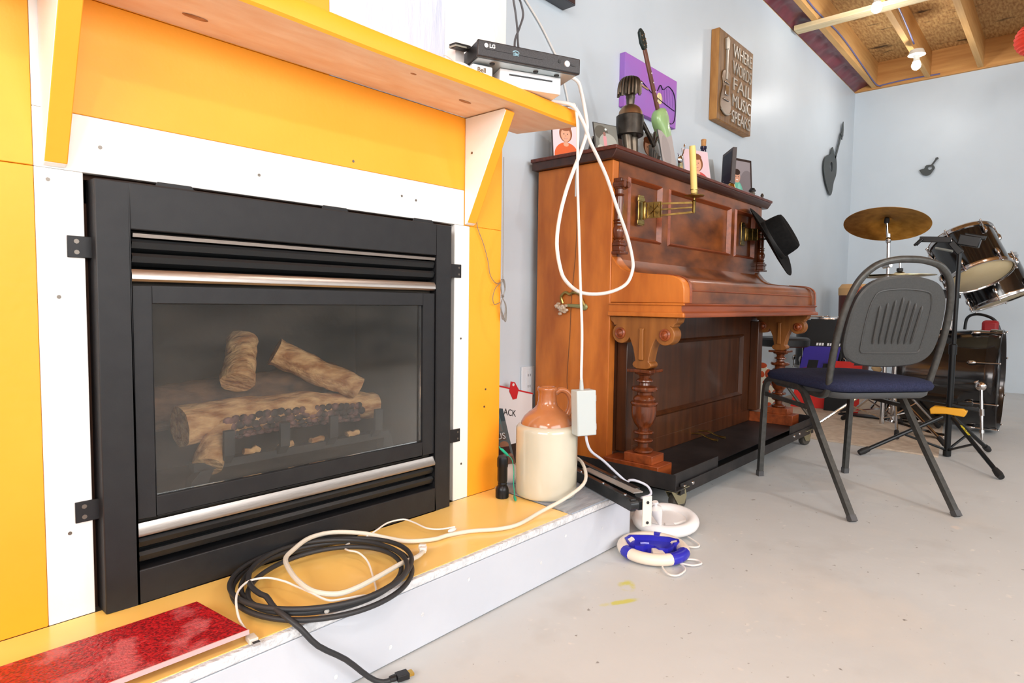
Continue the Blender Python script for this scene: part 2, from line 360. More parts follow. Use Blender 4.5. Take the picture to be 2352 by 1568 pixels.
# hearth step
HEARTH_Y = M('glossy_lit_orange_paint', (255,204,104), .28, 0, (255,212,126), 3, coat=.3)  # paler than the panels: brighter light and glare are put into the colour
he = thing('hearth_step', 'low boxed hearth step with orange top and white front board', 'hearth', (.6, 1.2, 0))
build(MB().box(-.95, 1.6, .9445, .962, .003, .130), 'apron_board', M('white_blue_apron', (206,209,217), .5, 0, (198,202,211), 4, bump=.05, bscale=50), he, bevel=.0015)
build(MB().box(-.95, 1.6, .943, .975, .1315, .1490), 'edge_strip', CONCRETE, he, bevel=.003)
build(MB().prism([(-.95,.955),(1.3045,.955),(1.3325,1.2475),(-.95,1.2475)], XY, .135, .150), 'top_panel', HEARTH_Y, he, bevel=.001)
TILE = M('grey_laminate', (172,180,190), .4, 0, (146,154,166), 9, (2,9,1), 6, .35, .7, .15, 25)
build(MB().prism([(1.3055,.9445),(1.60,.9445),(1.60,1.36),(1.35,1.36),(1.3335,1.22)], XY, .1495, .1535), 'laminate_patch', [TILE], he)
build(MB().prism([(1.3335,1.2475),(1.60,1.2475),(1.60,1.62),(1.3335,1.62)], XY, .135, .1494), 'top_panel', HEARTH_Y, he)
build(MB().box(1.585, 1.60, .962, 1.62, .003, .1345), 'end_board', M('cream_end_board', (226,220,205), .6), he)
for x, z in ((.45,.08),(.60,.03),(.80,.07),(.93,.10),(1.18,.06),(1.28,.10),(1.45,.075),(.72,.035)):
    build(MB().lathe([(.0045,0),(.004,.0012),(.001,.0006)], (x, .9438, z), (0,1,0), 8), 'screw', CONCRETE, he)

# ================================================================ GAS FIREPLACE
fp = thing('gas_fireplace', 'black gas fireplace insert with louvers, glass door and ceramic logs', 'fireplace', (.725, 1.25, .15))
def bx(n, *a, m=BLACK_METAL, p=None, bevel=.0015): return build(MB().box(*a), n, m, p or fp, bevel=bevel)
YG = 1.2205
fr = MB(); fr.box(.3225,.3745,YG,1.30,.1505,.8985).box(1.0765,1.1285,YG,1.30,.1505,.8985).box(.3745,1.0765,YG,1.30,.8185,.8985).box(.3745,1.0765,YG,1.30,.1505,.2125)
build(fr, 'outer_frame', BLACK_METAL, fp, bevel=.002)
for i, (z, w) in enumerate(((.7915,.0115),(.767,.0115),(.2565,.0115),(.2305,.0125))):
    pr_ = [(1.229,z+w),(1.2245,z+w*.5),(1.229,z-w*.4),(1.246,z-w),(1.249,z-w*.6),(1.236,z+w*.1),(1.238,z+w)]
    build(MB().prism(pr_, YZ, .378, 1.073), 'louver', BLACK_LOUVER, fp)
build(MB().prism([(1.2225,.8125),(1.234,.8165),(1.236,.812),(1.224,.806)], YZ, .379, 1.074), 'top_trim_strip', STEEL, fp)
build(MB().prism([(1.2265,.750),(1.2215,.742),(1.2215,.733),(1.225,.729),(1.23,.729),(1.232,.750)], YZ, .376, 1.075), 'trim_strip', STEEL, fp)
build(MB().prism([(1.226,.2965),(1.2195,.279),(1.2205,.2735),(1.226,.272),(1.234,.2965)], YZ, .376, 1.075), 'trim_strip', STEEL, fp)
for z0_, z1_ in ((.2125,.30),(.722,.8185)): build(MB().box(.375,1.076,1.262,1.266,z0_,z1_), 'louver_backing', M('dark_cavity', (12,12,12), .9), fp)
door = MB(); door.box(.3765,.408,1.2245,1.244,.304,.7215).box(1.036,1.0745,1.2245,1.244,.304,.7215).box(.408,1.036,1.2245,1.244,.690,.7215).box(.408,1.036,1.2245,1.244,.304,.340)
dr = build(door, 'door_frame', BLACK_METAL, fp, bevel=.0012)
def glass_mat():
    m = bpy.data.materials.new('hazy_fire_glass'); m.use_nodes = True; n = m.node_tree; n.nodes.clear()
    out = n.nodes.new('ShaderNodeOutputMaterial'); tr = n.nodes.new('ShaderNodeBsdfTransparent'); tr.inputs[0].default_value = (.93,.93,.92,1)
    gl = n.nodes.new('ShaderNodeBsdfGlossy'); gl.inputs['Roughness'].default_value = .06
    di = n.nodes.new('ShaderNodeBsdfDiffuse'); di.inputs[0].default_value = lin((150,142,132))  # grey film paints the veil of the reflected room onto the glass
    fr_ = n.nodes.new('ShaderNodeFresnel'); fr_.inputs[0].default_value = 1.5
    m1 = n.nodes.new('ShaderNodeMixShader'); n.links.new(fr_.outputs[0], m1.inputs[0]); n.links.new(tr.outputs[0], m1.inputs[1]); n.links.new(gl.outputs[0], m1.inputs[2])
    tc = n.nodes.new('ShaderNodeTexCoord'); tx = n.nodes.new('ShaderNodeTexNoise'); tx.inputs['Scale'].default_value = 7; tx.inputs['Detail'].default_value = 5
    mp = n.nodes.new('ShaderNodeMapping'); mp.inputs['Scale'].default_value = (.8,1,2.2); n.links.new(tc.outputs['Object'], mp.inputs[0]); n.links.new(mp.outputs[0], tx.inputs['Vector'])
    r = n.nodes.new('ShaderNodeMapRange'); r.inputs[1].default_value = .35; r.inputs[2].default_value = .75; r.inputs[3].default_value = .01; r.inputs[4].default_value = .07; n.links.new(tx.outputs[0], r.inputs[0])
    m2 = n.nodes.new('ShaderNodeMixShader'); n.links.new(r.outputs[0], m2.inputs[0]); n.links.new(m1.outputs[0], m2.inputs[1]); n.links.new(di.outputs[0], m2.inputs[2])
    n.links.new(m2.outputs[0], out.inputs[0]); return m
build(MB().box(.4085,1.0355,1.232,1.236,.3405,.6895), 'glass_pane', glass_mat(), dr)
FIREBOX = M('sooty_firebox', (74,68,60), .9, 0, (46,42,38), 6, bump=.2, bscale=20)
fbx = MB(); fbx.box(.385,1.066,1.565,1.575,.30,.72).box(.375,.385,1.246,1.575,.30,.72).box(1.066,1.076,1.246,1.575,.30,.72).box(.375,1.076,1.246,1.575,.29,.30).box(.375,1.076,1.246,1.575,.72,.73)
build(fbx, 'firebox', FIREBOX, fp, smooth=False)
LOGM = M('ceramic_log', (232,184,130), .9, 0, (170,112,66), 22, (1,2.5,2.5), 8, .38, .66, 1.0, 34)
LOGD = M('charred_ceramic_log', (120,86,60), .9, 0, (64,46,36), 22, (1,2,2), 8, .35, .7, .6, 28)
def log(name, a, b, r0, r1, mat, seed, n=18, m=22, p=None, bend=0):
    a = Vector(a); b = Vector(b); path = []; rs = []
    for i in range(m+1):
        t = i/m; q = a.lerp(b, t)+Vector((0,0,bend*math.sin(PI*t))); q += Vector((0, mnoise.noise((t*3,seed,0)), mnoise.noise((t*3,seed,5))))*.006
        path.append(q); rs.append((r0+(r1-r0)*t)*(1+.10*mnoise.noise((t*6,seed,9))))
    mb = MB().tube(path, rs, n)
    vs = []
    for x, y, z in mb.v:
        k = mnoise.noise((x*45,y*45,z*45+seed)); c = min(path, key=lambda q: (q-Vector((x,y,z))).length_squared); d = (Vector((x,y,z))-c); vs.append(tuple(c+d*(1+.13*k)))
    mb.v = vs; return build(mb, name, mat, p or fp, angle=70)
lg = log('ceramic_log', (.505,1.375,.432), (1.0,1.385,.420), .044, .034, LOGM, 1, bend=.012)
log('ceramic_log', (.46,1.46,.46), (.93,1.475,.49), .05, .045, LOGD, 2)
log('ceramic_log', (.625,1.37,.515), (.675,1.45,.60), .036, .034, LOGM, 3, m=14)
log('ceramic_log', (.925,1.35,.475), (.745,1.43,.575), .030, .034, LOGM, 4, m=16)
log('ceramic_log', (.540,1.322,.352), (.592,1.372,.44), .031, .029, LOGM, 5, m=10)
# ember plates of bark along the front of the big log
EMB = M('ember_bark', (58,48,46), .7, 0, (156,110,100), 34, lo=.46, hi=.72, bump=.4, bscale=60)
mb = MB()
for ri, ad in enumerate((6,-14,-34,-54,-75)):
    for k in range(20):
        x = .588+.0178*k+(.0089 if ri % 2 else 0)+random.uniform(-.002,.002); a_ = math.radians(ad+random.uniform(-4,4)); t_ = (x-.505)/.495
        zc = .432-.012*t_+.012*math.sin(PI*t_); yc_ = 1.375+.01*t_; R_ = (.044-.010*t_)*1.04
        r = .0098+.0025*random.random(); mb.ell((x, yc_-R_*math.cos(a_)+.001, zc+R_*math.sin(a_)), (r, .0042, r*.85), 6, 5, Matrix.Rotation(a_, 3, 'X'))
em = build(mb, 'ember_bark', EMB, fp, angle=60); em['kind'] = 'stuff'
GR = M('iron_grate', (58,58,58), .7)
build(MB().box(.51,1.0,1.318,1.345,.345,.362).prism([(.50,.302),(.53,.302),(.55,.345),(.53,.352),(.505,.325)], XZ, 1.318, 1.345).prism([(.98,.302),(1.02,.302),(1.005,.355),(.985,.352)], XZ, 1.318, 1.345), 'grate_bar', GR, fp)
for x in (.575,.700,.825,.955):
    build(MB().prism([(1.345,.350),(1.318,.352),(1.300,.372),(1.298,.424),(1.306,.426),(1.309,.376),(1.325,.362),(1.345,.362)], YZ, x-.011, x+.011), 'grate_prong', GR, fp)
for x in (.62,.70,.78,.88): log('ember_chunk', (x,1.33,.366), (x+.035,1.332,.367), .008, .007, LOGM, x*9, 8, 4)
for z in (.784,.333):
    t = bx('mounting_tab', .288,.326,1.2445,1.2475,z-.018,z+.018, bevel=.0008)
    for dz in (-.009,.009): build(MB().lathe([(.004,0),(.003,.001)], (.301,1.2437,z+dz), (0,1,0), 8), 'screw', SCREW, t)
    t = bx('mounting_tab', 1.125,1.1875,1.2445,1.2475,z-.018,z+.018, bevel=.0008)
    for dz in (-.009,.009): build(MB().lathe([(.003,0),(.002,.001)], (1.178,1.2437,z+dz), (0,1,0), 8), 'screw', SCREW, t)
for x in (.455,.79,1.045): build(MB().prism([(x-.035,.8985),(x+.035,.8985),(x+.028,.9085),(x-.03,.9085)], XZ, 1.235, 1.238), 'top_tab', BLACK_METAL, fp)

# ================================================================ ON THE HEARTH
H = .1505
RED = M('red_glitter_board', (188,22,30), .35, 0, (120,10,20), 240, detail=2, lo=.42, hi=.6, bump=.35, bscale=180)
n_ = RED.node_tree; b_ = n_.nodes['Principled BSDF']; src = b_.inputs['Base Color'].links[0].from_socket
tc_ = [k for k in n_.nodes if k.type == 'TEX_COORD'][0]; t_ = n_.nodes.new('ShaderNodeTexNoise'); t_.inputs['Scale'].default_value = 16; t_.inputs['Detail'].default_value = 7
n_.links.new(tc_.outputs['Object'], t_.inputs['Vector']); q_ = n_.nodes.new('ShaderNodeMapRange'); q_.inputs[1].default_value = .56; q_.inputs[2].default_value = .66; q_.inputs[4].default_value = .55; n_.links.new(t_.outputs[0], q_.inputs[0])
x_ = n_.nodes.new('ShaderNodeMix'); x_.data_type = 'RGBA'; n_.links.new(q_.outputs[0], x_.inputs[0]); n_.links.new(src, x_.inputs[6]); x_.inputs[7].default_value = lin((214,120,124)); n_.links.new(x_.outputs[2], b_.inputs['Base Color'])
P0, P1, P2, P3 = (.432,1.114,.172), (.447,.952,.1745), (-.10,.985,.160), (-.10,1.147,.158)
a, b, c, d = [Vector(p) for p in (P0,P1,P2,P3)]; dn = Vector((0,0,-.006))
rb = thing('red_board', 'dusty red glitter board lying along the hearth', 'board', (.2,1.05,H))
build(MB().add([a,b,c,d,a+dn,b+dn,c+dn,d+dn], [(0,1,2,3),(7,6,5,4),(0,4,5,1),(1,5,6,2),(2,6,7,3),(3,7,4,0)]), 'board', [RED], rb, bevel=.0006)
EDGE = M('white_dusty_edge', (214,170,170), .6)
build(MB().bar(b+Vector((-.0,-.0012,-.003)), c+Vector((0,-.0012,-.003)), .002, .0075), 'edge_band', EDGE, rb)
build(MB().box(.40,.43,.99,1.06,H,.167).box(-.05,0,1.0,1.1,H,.153), 'support_block', EDGE, rb)
# black cable coil
cb = thing('black_video_cable', 'coiled black video cable with gold plug hanging off the hearth edge', 'cable', (.66,1.06,H))
path = []; N = 260; turns = 4.32
for i in range(N+1):
    t = i/N*turns*2*PI; k = i/N
    rx = .158+.017*math.sin(k*11.5); ry = .146+.022*math.sin(k*8.3+1)
    ca, sa = math.cos(t+1.31), math.sin(t+1.31)
    u = rx*ca; v = ry*sa; al = .0
    lift = .0055+.007*(0.5+0.5*math.sin(t*1.0+k*5))+.005*(i*turns/N)
    path.append((.652+u*math.cos(al)-v*math.sin(al), 1.052+u*math.sin(al)+v*math.cos(al)+.012*math.sin(k*10), H+lift))
path = [(.742,1.2135,H+.006),(.72,1.209,H+.008)]+path[2:]+[(.508,.985,H+.026),(.512,.955,H+.020),(.524,.930,H+.004),(.55,.918,.118),(.60,.913,.075),(.645,.908,.025),(.668,.898,.009),(.688,.891,.010)]
build(MB().tube(spline(path, 3),   .0049, 8), 'cable', CABLE_K, cb, angle=60)
d_ = Vector((.70-.672,.887-.895,.012-.012)).normalized()
pl_ = build(MB().tube([(.680,.894,.0105),(.688,.8915,.0105),(.692,.890,.0105)], [.0055,.0065,.0065], 10).obox((.703,.886,.0105), d_, Vector((-d_.y,d_.x,0)), (0,0,1), .0115,.0095,.0055), 'plug', BLACK_PLASTIC, cb, bevel=.001)
GOLD = M('gold_contact', (212,170,84), .25, 1)
build(MB().obox((.7185,.8815,.0105), d_, Vector((-d_.y,d_.x,0)), (0,0,1), .005,.0072,.0025), 'plug_tip', GOLD, pl_)
p2 = build(MB().obox((.757,1.2155,H+.009), (1,.1,0), (-.1,1,0), (0,0,1), .0125,.009,.0055), 'plug', BLACK_PLASTIC, cb, bevel=.001)
build(MB().obox((.773,1.217,H+.009), (1,.1,0), (-.1,1,0), (0,0,1), .004,.007,.0025), 'plug_tip', GOLD, p2)
build(MB().ell((.5685,.921,H+.02), (.005,.004,.004), 8, 6), 'dust_tuft', M('dust_grey', (170,168,164), 1), cb)
# thick cream cord
wc = thing('cream_power_cord', 'thick cream cord running from behind the jug and looping over the black coil', 'cord', (1.0,1.06,H))
pts = [(1.50,1.20,.20),(1.525,1.14,.235),(1.505,1.06,.235),(1.43,.99,.205),(1.34,.985,.18),(1.24,.995,.162),(1.14,.985,.157),(1.08,1.0,.157),(1.03,1.035,.157),(.975,1.056,.157),(.93,1.06,.158),(.88,1.088,.160),(.855,1.13,.163),(.82,1.175,.172),(.762,1.206,.182),(.70,1.200,.188),(.645,1.17,.186),(.612,1.14,.186),(.592,1.09,.186),(.58,1.035,.184),(.582,.985,.180),(.607,.95,.178),(.645,.945,.178),(.70,.955,.178),(.77,.974,.176),(.825,.992,.168),(.858,1.012,.163)]
build(MB().tube(spline(pts, 5), .0048, 10), 'cord', CABLE_C, wc)
build(MB().obox((.866,1.02,.164), (.8,.6,0), (-.6,.8,0), (0,0,1), .008,.007,.006).obox((.872,1.03,.166), (.8,.6,0), (-.6,.8,0), (0,0,1), .006,.008,.005), 'plug', CABLE_W, wc, bevel=.002)
# thin white lead
tcab = thing('thin_white_usb_cable', 'thin white lead with a small plug beside the red board', 'cable', (.7,1.06,H))
pts = [(1.0,1.063,.168),(.968,1.081,.166),(.948,1.105,.168),(.948,1.15,.170),(.94,1.182,.172),(.90,1.19,.172),(.856,1.174,.17),(.82,1.165,.166),(.79,1.163,.165),(.767,1.161,.165),(.748,1.140,.168),(.737,1.108,.175),(.744,1.082,.175),(.742,1.047,.166),(.716,.992,.156),(.69,.948,.156),(.672,.93,.157),(.645,.925,.170),(.604,.93,.176),(.585,.945,.176),(.578,.99,.178),(.575,1.036,.176),(.566,1.062,.18),(.550,1.092,.182),(.521,1.10,.184),(.494,1.085,.182),(.474,1.055,.178),(.461,1.017,.166),(.459,.993,.158),(.456,.967,.155)]
build(MB().tube(spline(pts, 5), .0020, 7), 'cable', CABLE_W, tcab)
build(MB().ell((.99,1.062,.163), (.014,.0055,.005), 10, 6), 'splitter_bead', CABLE_W, tcab)
tp = build(MB().obox((.4535,.955,.1555), (.1,1,0), (1,-.1,0), (0,0,1), .010,.007,.0045), 'plug', CABLE_C, tcab, bevel=.001)
build(MB().obox((.4525,.940,.1550), (.1,1,0), (1,-.1,0), (0,0,1), .006,.0055,.0025), 'plug_tip', CHROME, tp)

# stoneware jug
jc = (1.393,1.101,.1535)
jug = thing('stoneware_jug', 'cream and brown glazed stoneware jug with a loop handle on the hearth', 'jug', jc)
CREAM = M('cream_glaze', (208,201,182), .16, 0, (200,192,171), 5, coat=.5); BROWN = M('tan_brown_glaze', (186,124,84), .18, 0, (168,98,54), 6, (1,1,2), coat=.5)
build(MB().lathe([(0,0),(.080,0),(.0855,.003),(.087,.008),(.088,.02),(.0885,.10),(.0885,.185),(.0875,.194),(.083,.200),(.076,.2035),(.072,.204)], jc, n=48), 'body', CREAM, jug, angle=60)
build(MB().lathe([(.075,.2032),(.0735,.210),(.066,.224),(.052,.237),(.038,.247),(.030,.256),(.0265,.268),(.0255,.285),(.0258,.296),(.0285,.300),(.0285,.306),(.026,.309),(.019,.309),(.016,.304),(.016,.26)], jc, n=40, caps=False), 'shoulder', BROWN, jug, angle=60)
hd = Vector((.62,-.55,0)).normalized(); J = Vector(jc)
hp = [J+hd*.024+Vector((0,0,.292)), J+hd*.040+Vector((0,0,.300)), J+hd*.058+Vector((0,0,.292)), J+hd*.068+Vector((0,0,.272)), J+hd*.067+Vector((0,0,.248)), J+hd*.058+Vector((0,0,.228))]
build(MB().tube(spline(hp, 5), .0085, 10), 'handle', BROWN, jug, angle=60)

# pocket torch standing on its head, green test lead
tb = (1.284,1.172,H)
to = thing('flashlight', 'black flashlight standing on its lens at the corner of the surround', 'flashlight', tb)
TORCH = M('black_anodised', (34,34,36), .3, .6)
build(MB().lathe([(0,0),(.0175,0),(.019,.002),(.019,.022),(.0165,.030),(.0125,.036)], tb, n=20), 'head', TORCH, to, angle=30)
build(MB().lathe([(.0125,.036),(.0135,.040),(.0125,.044),(.0145,.050),(.0145,.086),(.0158,.090),(.0158,.112),(.0135,.117),(0,.117)], tb, n=12), 'barrel', TORCH, to, angle=25)
GREEN = M('green_insulation', (34,176,140), .4)
gl_ = thing('green_test_lead', 'thin green test lead with clips draped over the black flashlight', 'wire', (1.30,1.15,H))
build(MB().tube(spline([(1.262,1.165,.30),(1.285,1.17,.282),(1.302,1.165,.268),(1.318,1.165,.25),(1.319,1.16,.22),(1.316,1.158,.19),(1.313,1.152,.165),(1.300,1.14,.1535),(1.285,1.125,.1535)], 5), .0013, 6), 'wire', GREEN, gl_)
build(MB().tube([(1.268,1.167,.294),(1.278,1.168,.288),(1.296,1.166,.272),(1.300,1.166,.268)], [.002,.004,.004,.002], 8), 'clip', GREEN, gl_)
build(MB().tube([(1.306,1.146,.156),(1.300,1.139,.1545),(1.286,1.124,.1545),(1.280,1.117,.1535)], [.002,.0038,.0038,.001], 8), 'clip', GREEN, gl_)
# film case and white lump behind the jug
dv = thing('film_case', 'narrow printed film case leaning in the corner behind the flashlight', 'case', (1.49,1.35,.15))
DVD = PRINT('film_cover', (96,100,100), [('r',.8,.9,.2,.1,(60,74,80)),('e',.3,.62,.3,.1,(150,120,100)),('e',.75,.2,.25,.1,(150,110,90)),('r',.3,.80,.5,.14,(90,120,122)),('e',.55,.80,.16,.06,(190,140,104)),('e',.55,.84,.2,.05,(110,74,44)),('r',.55,.70,.22,.06,(120,112,108)),('r',.35,.55,.5,.05,(98,78,66)),('e',.7,.42,.2,.06,(160,110,84)),('r',.6,.33,.3,.06,(70,40,36)),('e',.2,.3,.16,.04,(170,70,56)),('r',.5,.15,.6,.08,(120,86,70)),('r',.2,.95,.5,.02,(190,190,190))])
A_ = Vector((1.45,1.36,.152)); bq = Vector((.085,-.022,0)); uq = Vector((-.05,.02,.205))
nq = bq.cross(uq).normalized()
if nq.y > 0: nq = -nq
build(MB().add([A_,A_+bq,A_+bq+uq,A_+uq,A_-nq*.014,A_+bq-nq*.014,A_+bq+uq-nq*.014,A_+uq-nq*.014], [(0,1,2,3),(7,6,5,4),(0,4,5,1),(1,5,6,2),(2,6,7,3),(3,7,4,0)]), 'case_shell', BLACK_PLASTIC, dv, bevel=.001)
e = nq*.0008
build(MB().quad(A_+e, A_+bq+e, A_+bq+uq+e, A_+uq+e), 'cover_print', DVD, dv, smooth=False, uv=True)
text('US', 'lettering', .030, A_+bq*.45+uq*.52+nq*.0012, bq, uq, M('white_ink', (235,235,235), .5), dv, .0002)
tag(build(MB().ell((1.405,1.245,.180), (.034,.03,.030), 14, 9), 'paper_roll', M('white_tissue', (236,232,230), .8, bump=.2)), 'crumpled white wad of paper behind the cream jug', 'paper')

# white printed carton against the wall
WX0, WX1, CY = 1.60, 1.91, 1.585
ca = thing('white_carton', 'flat white carton with a red line and black lettering behind the jug', 'carton', (1.75,CY,0))
CART = M('white_carton_board', (226,222,222), .55); REDINK = M('red_ink', (196,36,44), .5); BLK = M('black_ink', (36,34,36), .5)
fz = lambda x: .405-.245*(x-1.708)*.98
build(MB().prism([(WX0,.0),(WX1,.0),(WX1,.342),(WX0,.418)], XZ, CY, CY+.035), 'carton_body', CART, ca, bevel=.002)
zt_ = lambda x: .418+(.342-.418)*(x-WX0)/(WX1-WX0)
build(MB().prism([(WX0,zt_(WX0)-.006),(WX1,zt_(WX1)-.006),(WX1,zt_(WX1)),(WX0,zt_(WX0))], XZ, CY-.0010, CY+.0002), 'red_line', REDINK, ca)
build(MB().prism([(1.775,.400),(1.800,.394),(1.822,.365),(1.812,.330),(1.790,.328),(1.768,.362)], XZ, CY-.0022, CY-.0011), 'red_tag', REDINK, ca)
build(MB().lathe([(.006,0),(.006,.001)], (1.790,CY-.0034,.386), (0,1,0), 10), 'tag_hole', CART, ca)
text('ACK', 'lettering', .036, (1.738,CY-.001,.276), (1,0,-.24), (.03,0,1), BLK, ca, .0003)
build(MB().box(WX0,WX1,CY-.0012,CY,.0,.155), 'dark_base_band', M('dark_brown_band', (52,34,26), .7), ca)
# ================================================================ ON THE MANTEL
MZ = 1.2435
def oriented(c0, c1):   # front edge from c0 to c1; returns origin, along, back
    a = Vector((c1[0]-c0[0], c1[1]-c0[1], 0)); L = a.length; a.normalize(); return Vector((c0[0],c0[1],0)), a, Vector((-a.y, a.x, 0)), L
WIIM = M('white_gloss_plastic', (240,242,244), .2); SLOT = M('slot_black', (40,40,42), .4)
o_, al, bk, L = oriented((1.173,1.096),(1.326,1.021)); zz = Vector((0,0,1))
wi = thing('game_console', 'white game console lying flat on the mantel under the disc player', 'console', (1.28,1.13,MZ))
build(MB().obox(o_+al*(L/2)+bk*.105+zz*(MZ+.0215), al, bk, zz, L/2, .105, .0215), 'body', WIIM, wi, bevel=.002)
build(MB().obox(o_+al*(L*.50)-bk*.0004+zz*(MZ+.030), al, bk, zz, .060, .0012, .0018), 'disc_slot', SLOT, wi)
build(MB().obox(o_+al*(L+.0006)+bk*.1+zz*(MZ+.004), al, bk, zz, .0012, .09, .002), 'base_trim', M('grey_trim', (186,190,194), .4), wi)
pl0 = MZ+.0435
o_, al, bk, L = oriented((1.083,1.085),(1.342,.971))
dp = thing('disc_player', 'black disc player with round silver knob stacked on the white console', 'disc player', (1.28,1.12,pl0))
PLB = M('black_mesh_front', (36,35,37), .38, 0, (58,57,60), 1000, (1,1,1), 0, .45, .55)
build(MB().obox(o_+al*(L/2)+bk*.096+zz*(pl0+.0205), al, bk, zz, L/2-.001, .095, .0175), 'case', BLACK_PLASTIC, dp, bevel=.001)
build(MB().obox(o_+al*(L/2)+bk*.006+zz*(pl0+.0205), al, bk, zz, L/2, .006, .0195), 'front_panel', PLB, dp, bevel=.003)
build(MB().obox(o_+al*(L/2)+bk*.10+zz*(pl0+.0014), al, bk, zz, L/2-.006, .088, .0014), 'underside_plate', M('galvanised_underside', (186,198,202), .4, .7), dp)
build(MB().obox(o_+al*(L*.34)-bk*.0004+zz*(pl0+.0265), al, bk, zz, .078, .0008, .0075), 'disc_tray', PLB, dp, bevel=.0004)
kc = o_+al*(L*.86)-bk*.0002+zz*(pl0+.021)
build(MB().lathe([(0,.002),(.0075,.002),(.0085,0)], kc, tuple(-bk), 20), 'knob', M('satin_knob', (190,192,196), .35, .8), dp)
build(MB().lathe([(0,.0012),(.004,.0012),(.0045,0)], kc-al*.022+zz*.003, tuple(-bk), 14), 'button', BLACK_PLASTIC, dp)
build(MB().obox(kc+al*.018-zz*.001, al, bk, zz, .007, .0012, .002), 'usb_port', SLOT, dp)
WHITEINK = M('white_ink', (235,235,235), .5)
build(MB().lathe([(0,.0006),(.0052,.0006)], o_+al*.0215-bk*.0008+zz*(pl0+.0275), tuple(-bk), 16, caps=False), 'logo_disc', WHITEINK, dp)
text('LG', 'lettering', .0125, o_+al*.0295-bk*.0014+zz*(pl0+.0235), al, zz, WHITEINK, dp, .0003, bold=.0004)
bl = o_+al*.100-bk*.0014+zz*(pl0+.0235)
BLUEINK = M('pale_blue_ink', (150,190,206), .5)
build(MB().tube([bl+al*(.008*math.cos(t))+zz*(.0042*math.sin(t)) for t in [k*.33-2.6 for k in range(19)]], .0009, 5).tube([bl+al*(-.009+.012*k/6)+zz*(.003*math.sin(k)) for k in range(7)], .0009, 5), 'disc_emblem', BLUEINK, dp)
for k in range(6): build(MB().obox(bl+al*(-.007+.0028*k)-zz*.0065, al, bk, zz, .0010, .0003, .0010), 'emblem_letter', BLUEINK, dp)
for u in (.05,.17,.23): build(MB().lathe([(0,.003),(.006,.003),(.007,0)], o_+al*u+bk*.03+zz*(pl0), (0,0,-1), 12), 'foot', BLACK_RUBBER, dp)
md = thing('white_modem', 'small white modem box beside the console on the mantel', 'modem', (1.12,1.13,MZ))
o_, al, bk, L = oriented((1.098,1.118),(1.150,1.098))
build(MB().obox(o_+al*(L/2)+bk*.06+zz*(MZ+.0195), al, bk, zz, L/2, .06, .0195), 'case', WIIM, md, bevel=.004)
text('Bell', 'lettering', .016, o_+al*.013-bk*.0004+zz*(MZ+.021), al, zz, M('bronze_ink', (110,88,60), .5), md, .0003, bold=.0004)
sb_ = thing('streaming_stick', 'black flat stick jutting out left of the disc player', 'stick', (1.10,1.16,MZ))
build(MB().bar((1.060,1.148,1.320),(1.115,1.152,1.329), .022, .0105), 'stick_body', BLACK_PLASTIC, sb_, bevel=.001)
build(MB().bar((1.0585,1.1475,1.3175),(1.098,1.1505,1.324), .0225, .004), 'clear_band', M('grey_clear_plastic', (150,150,140), .2), sb_)
build(MB().box(1.085,1.115,1.165,1.195,MZ,1.326), 'riser', M('white_riser', (232,230,228), .5), sb_)
wa = thing('white_adapter', 'rounded white adapter lying at the left of the mantel devices', 'adapter', (1.05,1.12,MZ))
build(MB().ell((1.055,1.118,MZ+.013), (.034,.024,.013), 16, 8), 'shell', WIIM, wa)
build(MB().tube(spline([(1.01,1.13,MZ+.02),(1.03,1.15,MZ+.045),(1.06,1.16,MZ+.05),(1.10,1.165,MZ+.04)], 6), .001, 6), 'lead', CABLE_W, wa)
# black cords rising behind the player
GREYC = M('grey_black_cord', (70,70,74), .4)
tag(build(MB().tube(spline([(1.62,1.59,1.92),(1.54,1.48,1.86),(1.43,1.28,1.72),(1.365,1.205,1.62),(1.322,1.19,1.56),(1.335,1.19,1.50),(1.343,1.19,1.46),(1.347,1.19,1.42),(1.345,1.175,1.36),(1.335,1.15,1.345)], 6), .003, 8), 'black_power_cable', GREYC), 'straight dark cord rising behind the disc player', 'cord', 'dark cords behind the player')
tag(build(MB().tube(spline([(1.58,1.59,1.92),(1.51,1.48,1.87),(1.42,1.25,1.73),(1.362,1.19,1.63),(1.325,1.18,1.56),(1.345,1.18,1.53),(1.355,1.18,1.50),(1.343,1.182,1.463),(1.327,1.185,1.42),(1.32,1.17,1.36),(1.318,1.14,1.345)], 6), .003, 8), 'black_power_cable', GREYC), 'curving dark cord crossing another behind the disc player', 'cord', 'dark cords behind the player')
tag(build(MB().tube(spline([(1.80,1.618,1.905),(1.87,1.618,1.86),(1.96,1.618,1.80),(2.03,1.618,1.74),(2.08,1.618,1.69),(2.13,1.618,1.60),(2.16,1.618,1.50),(2.16,1.618,1.26)], 6), .0035, 8), 'white_wall_cable', CABLE_W), 'thin white cord fixed along the white wall above the piano', 'cord')

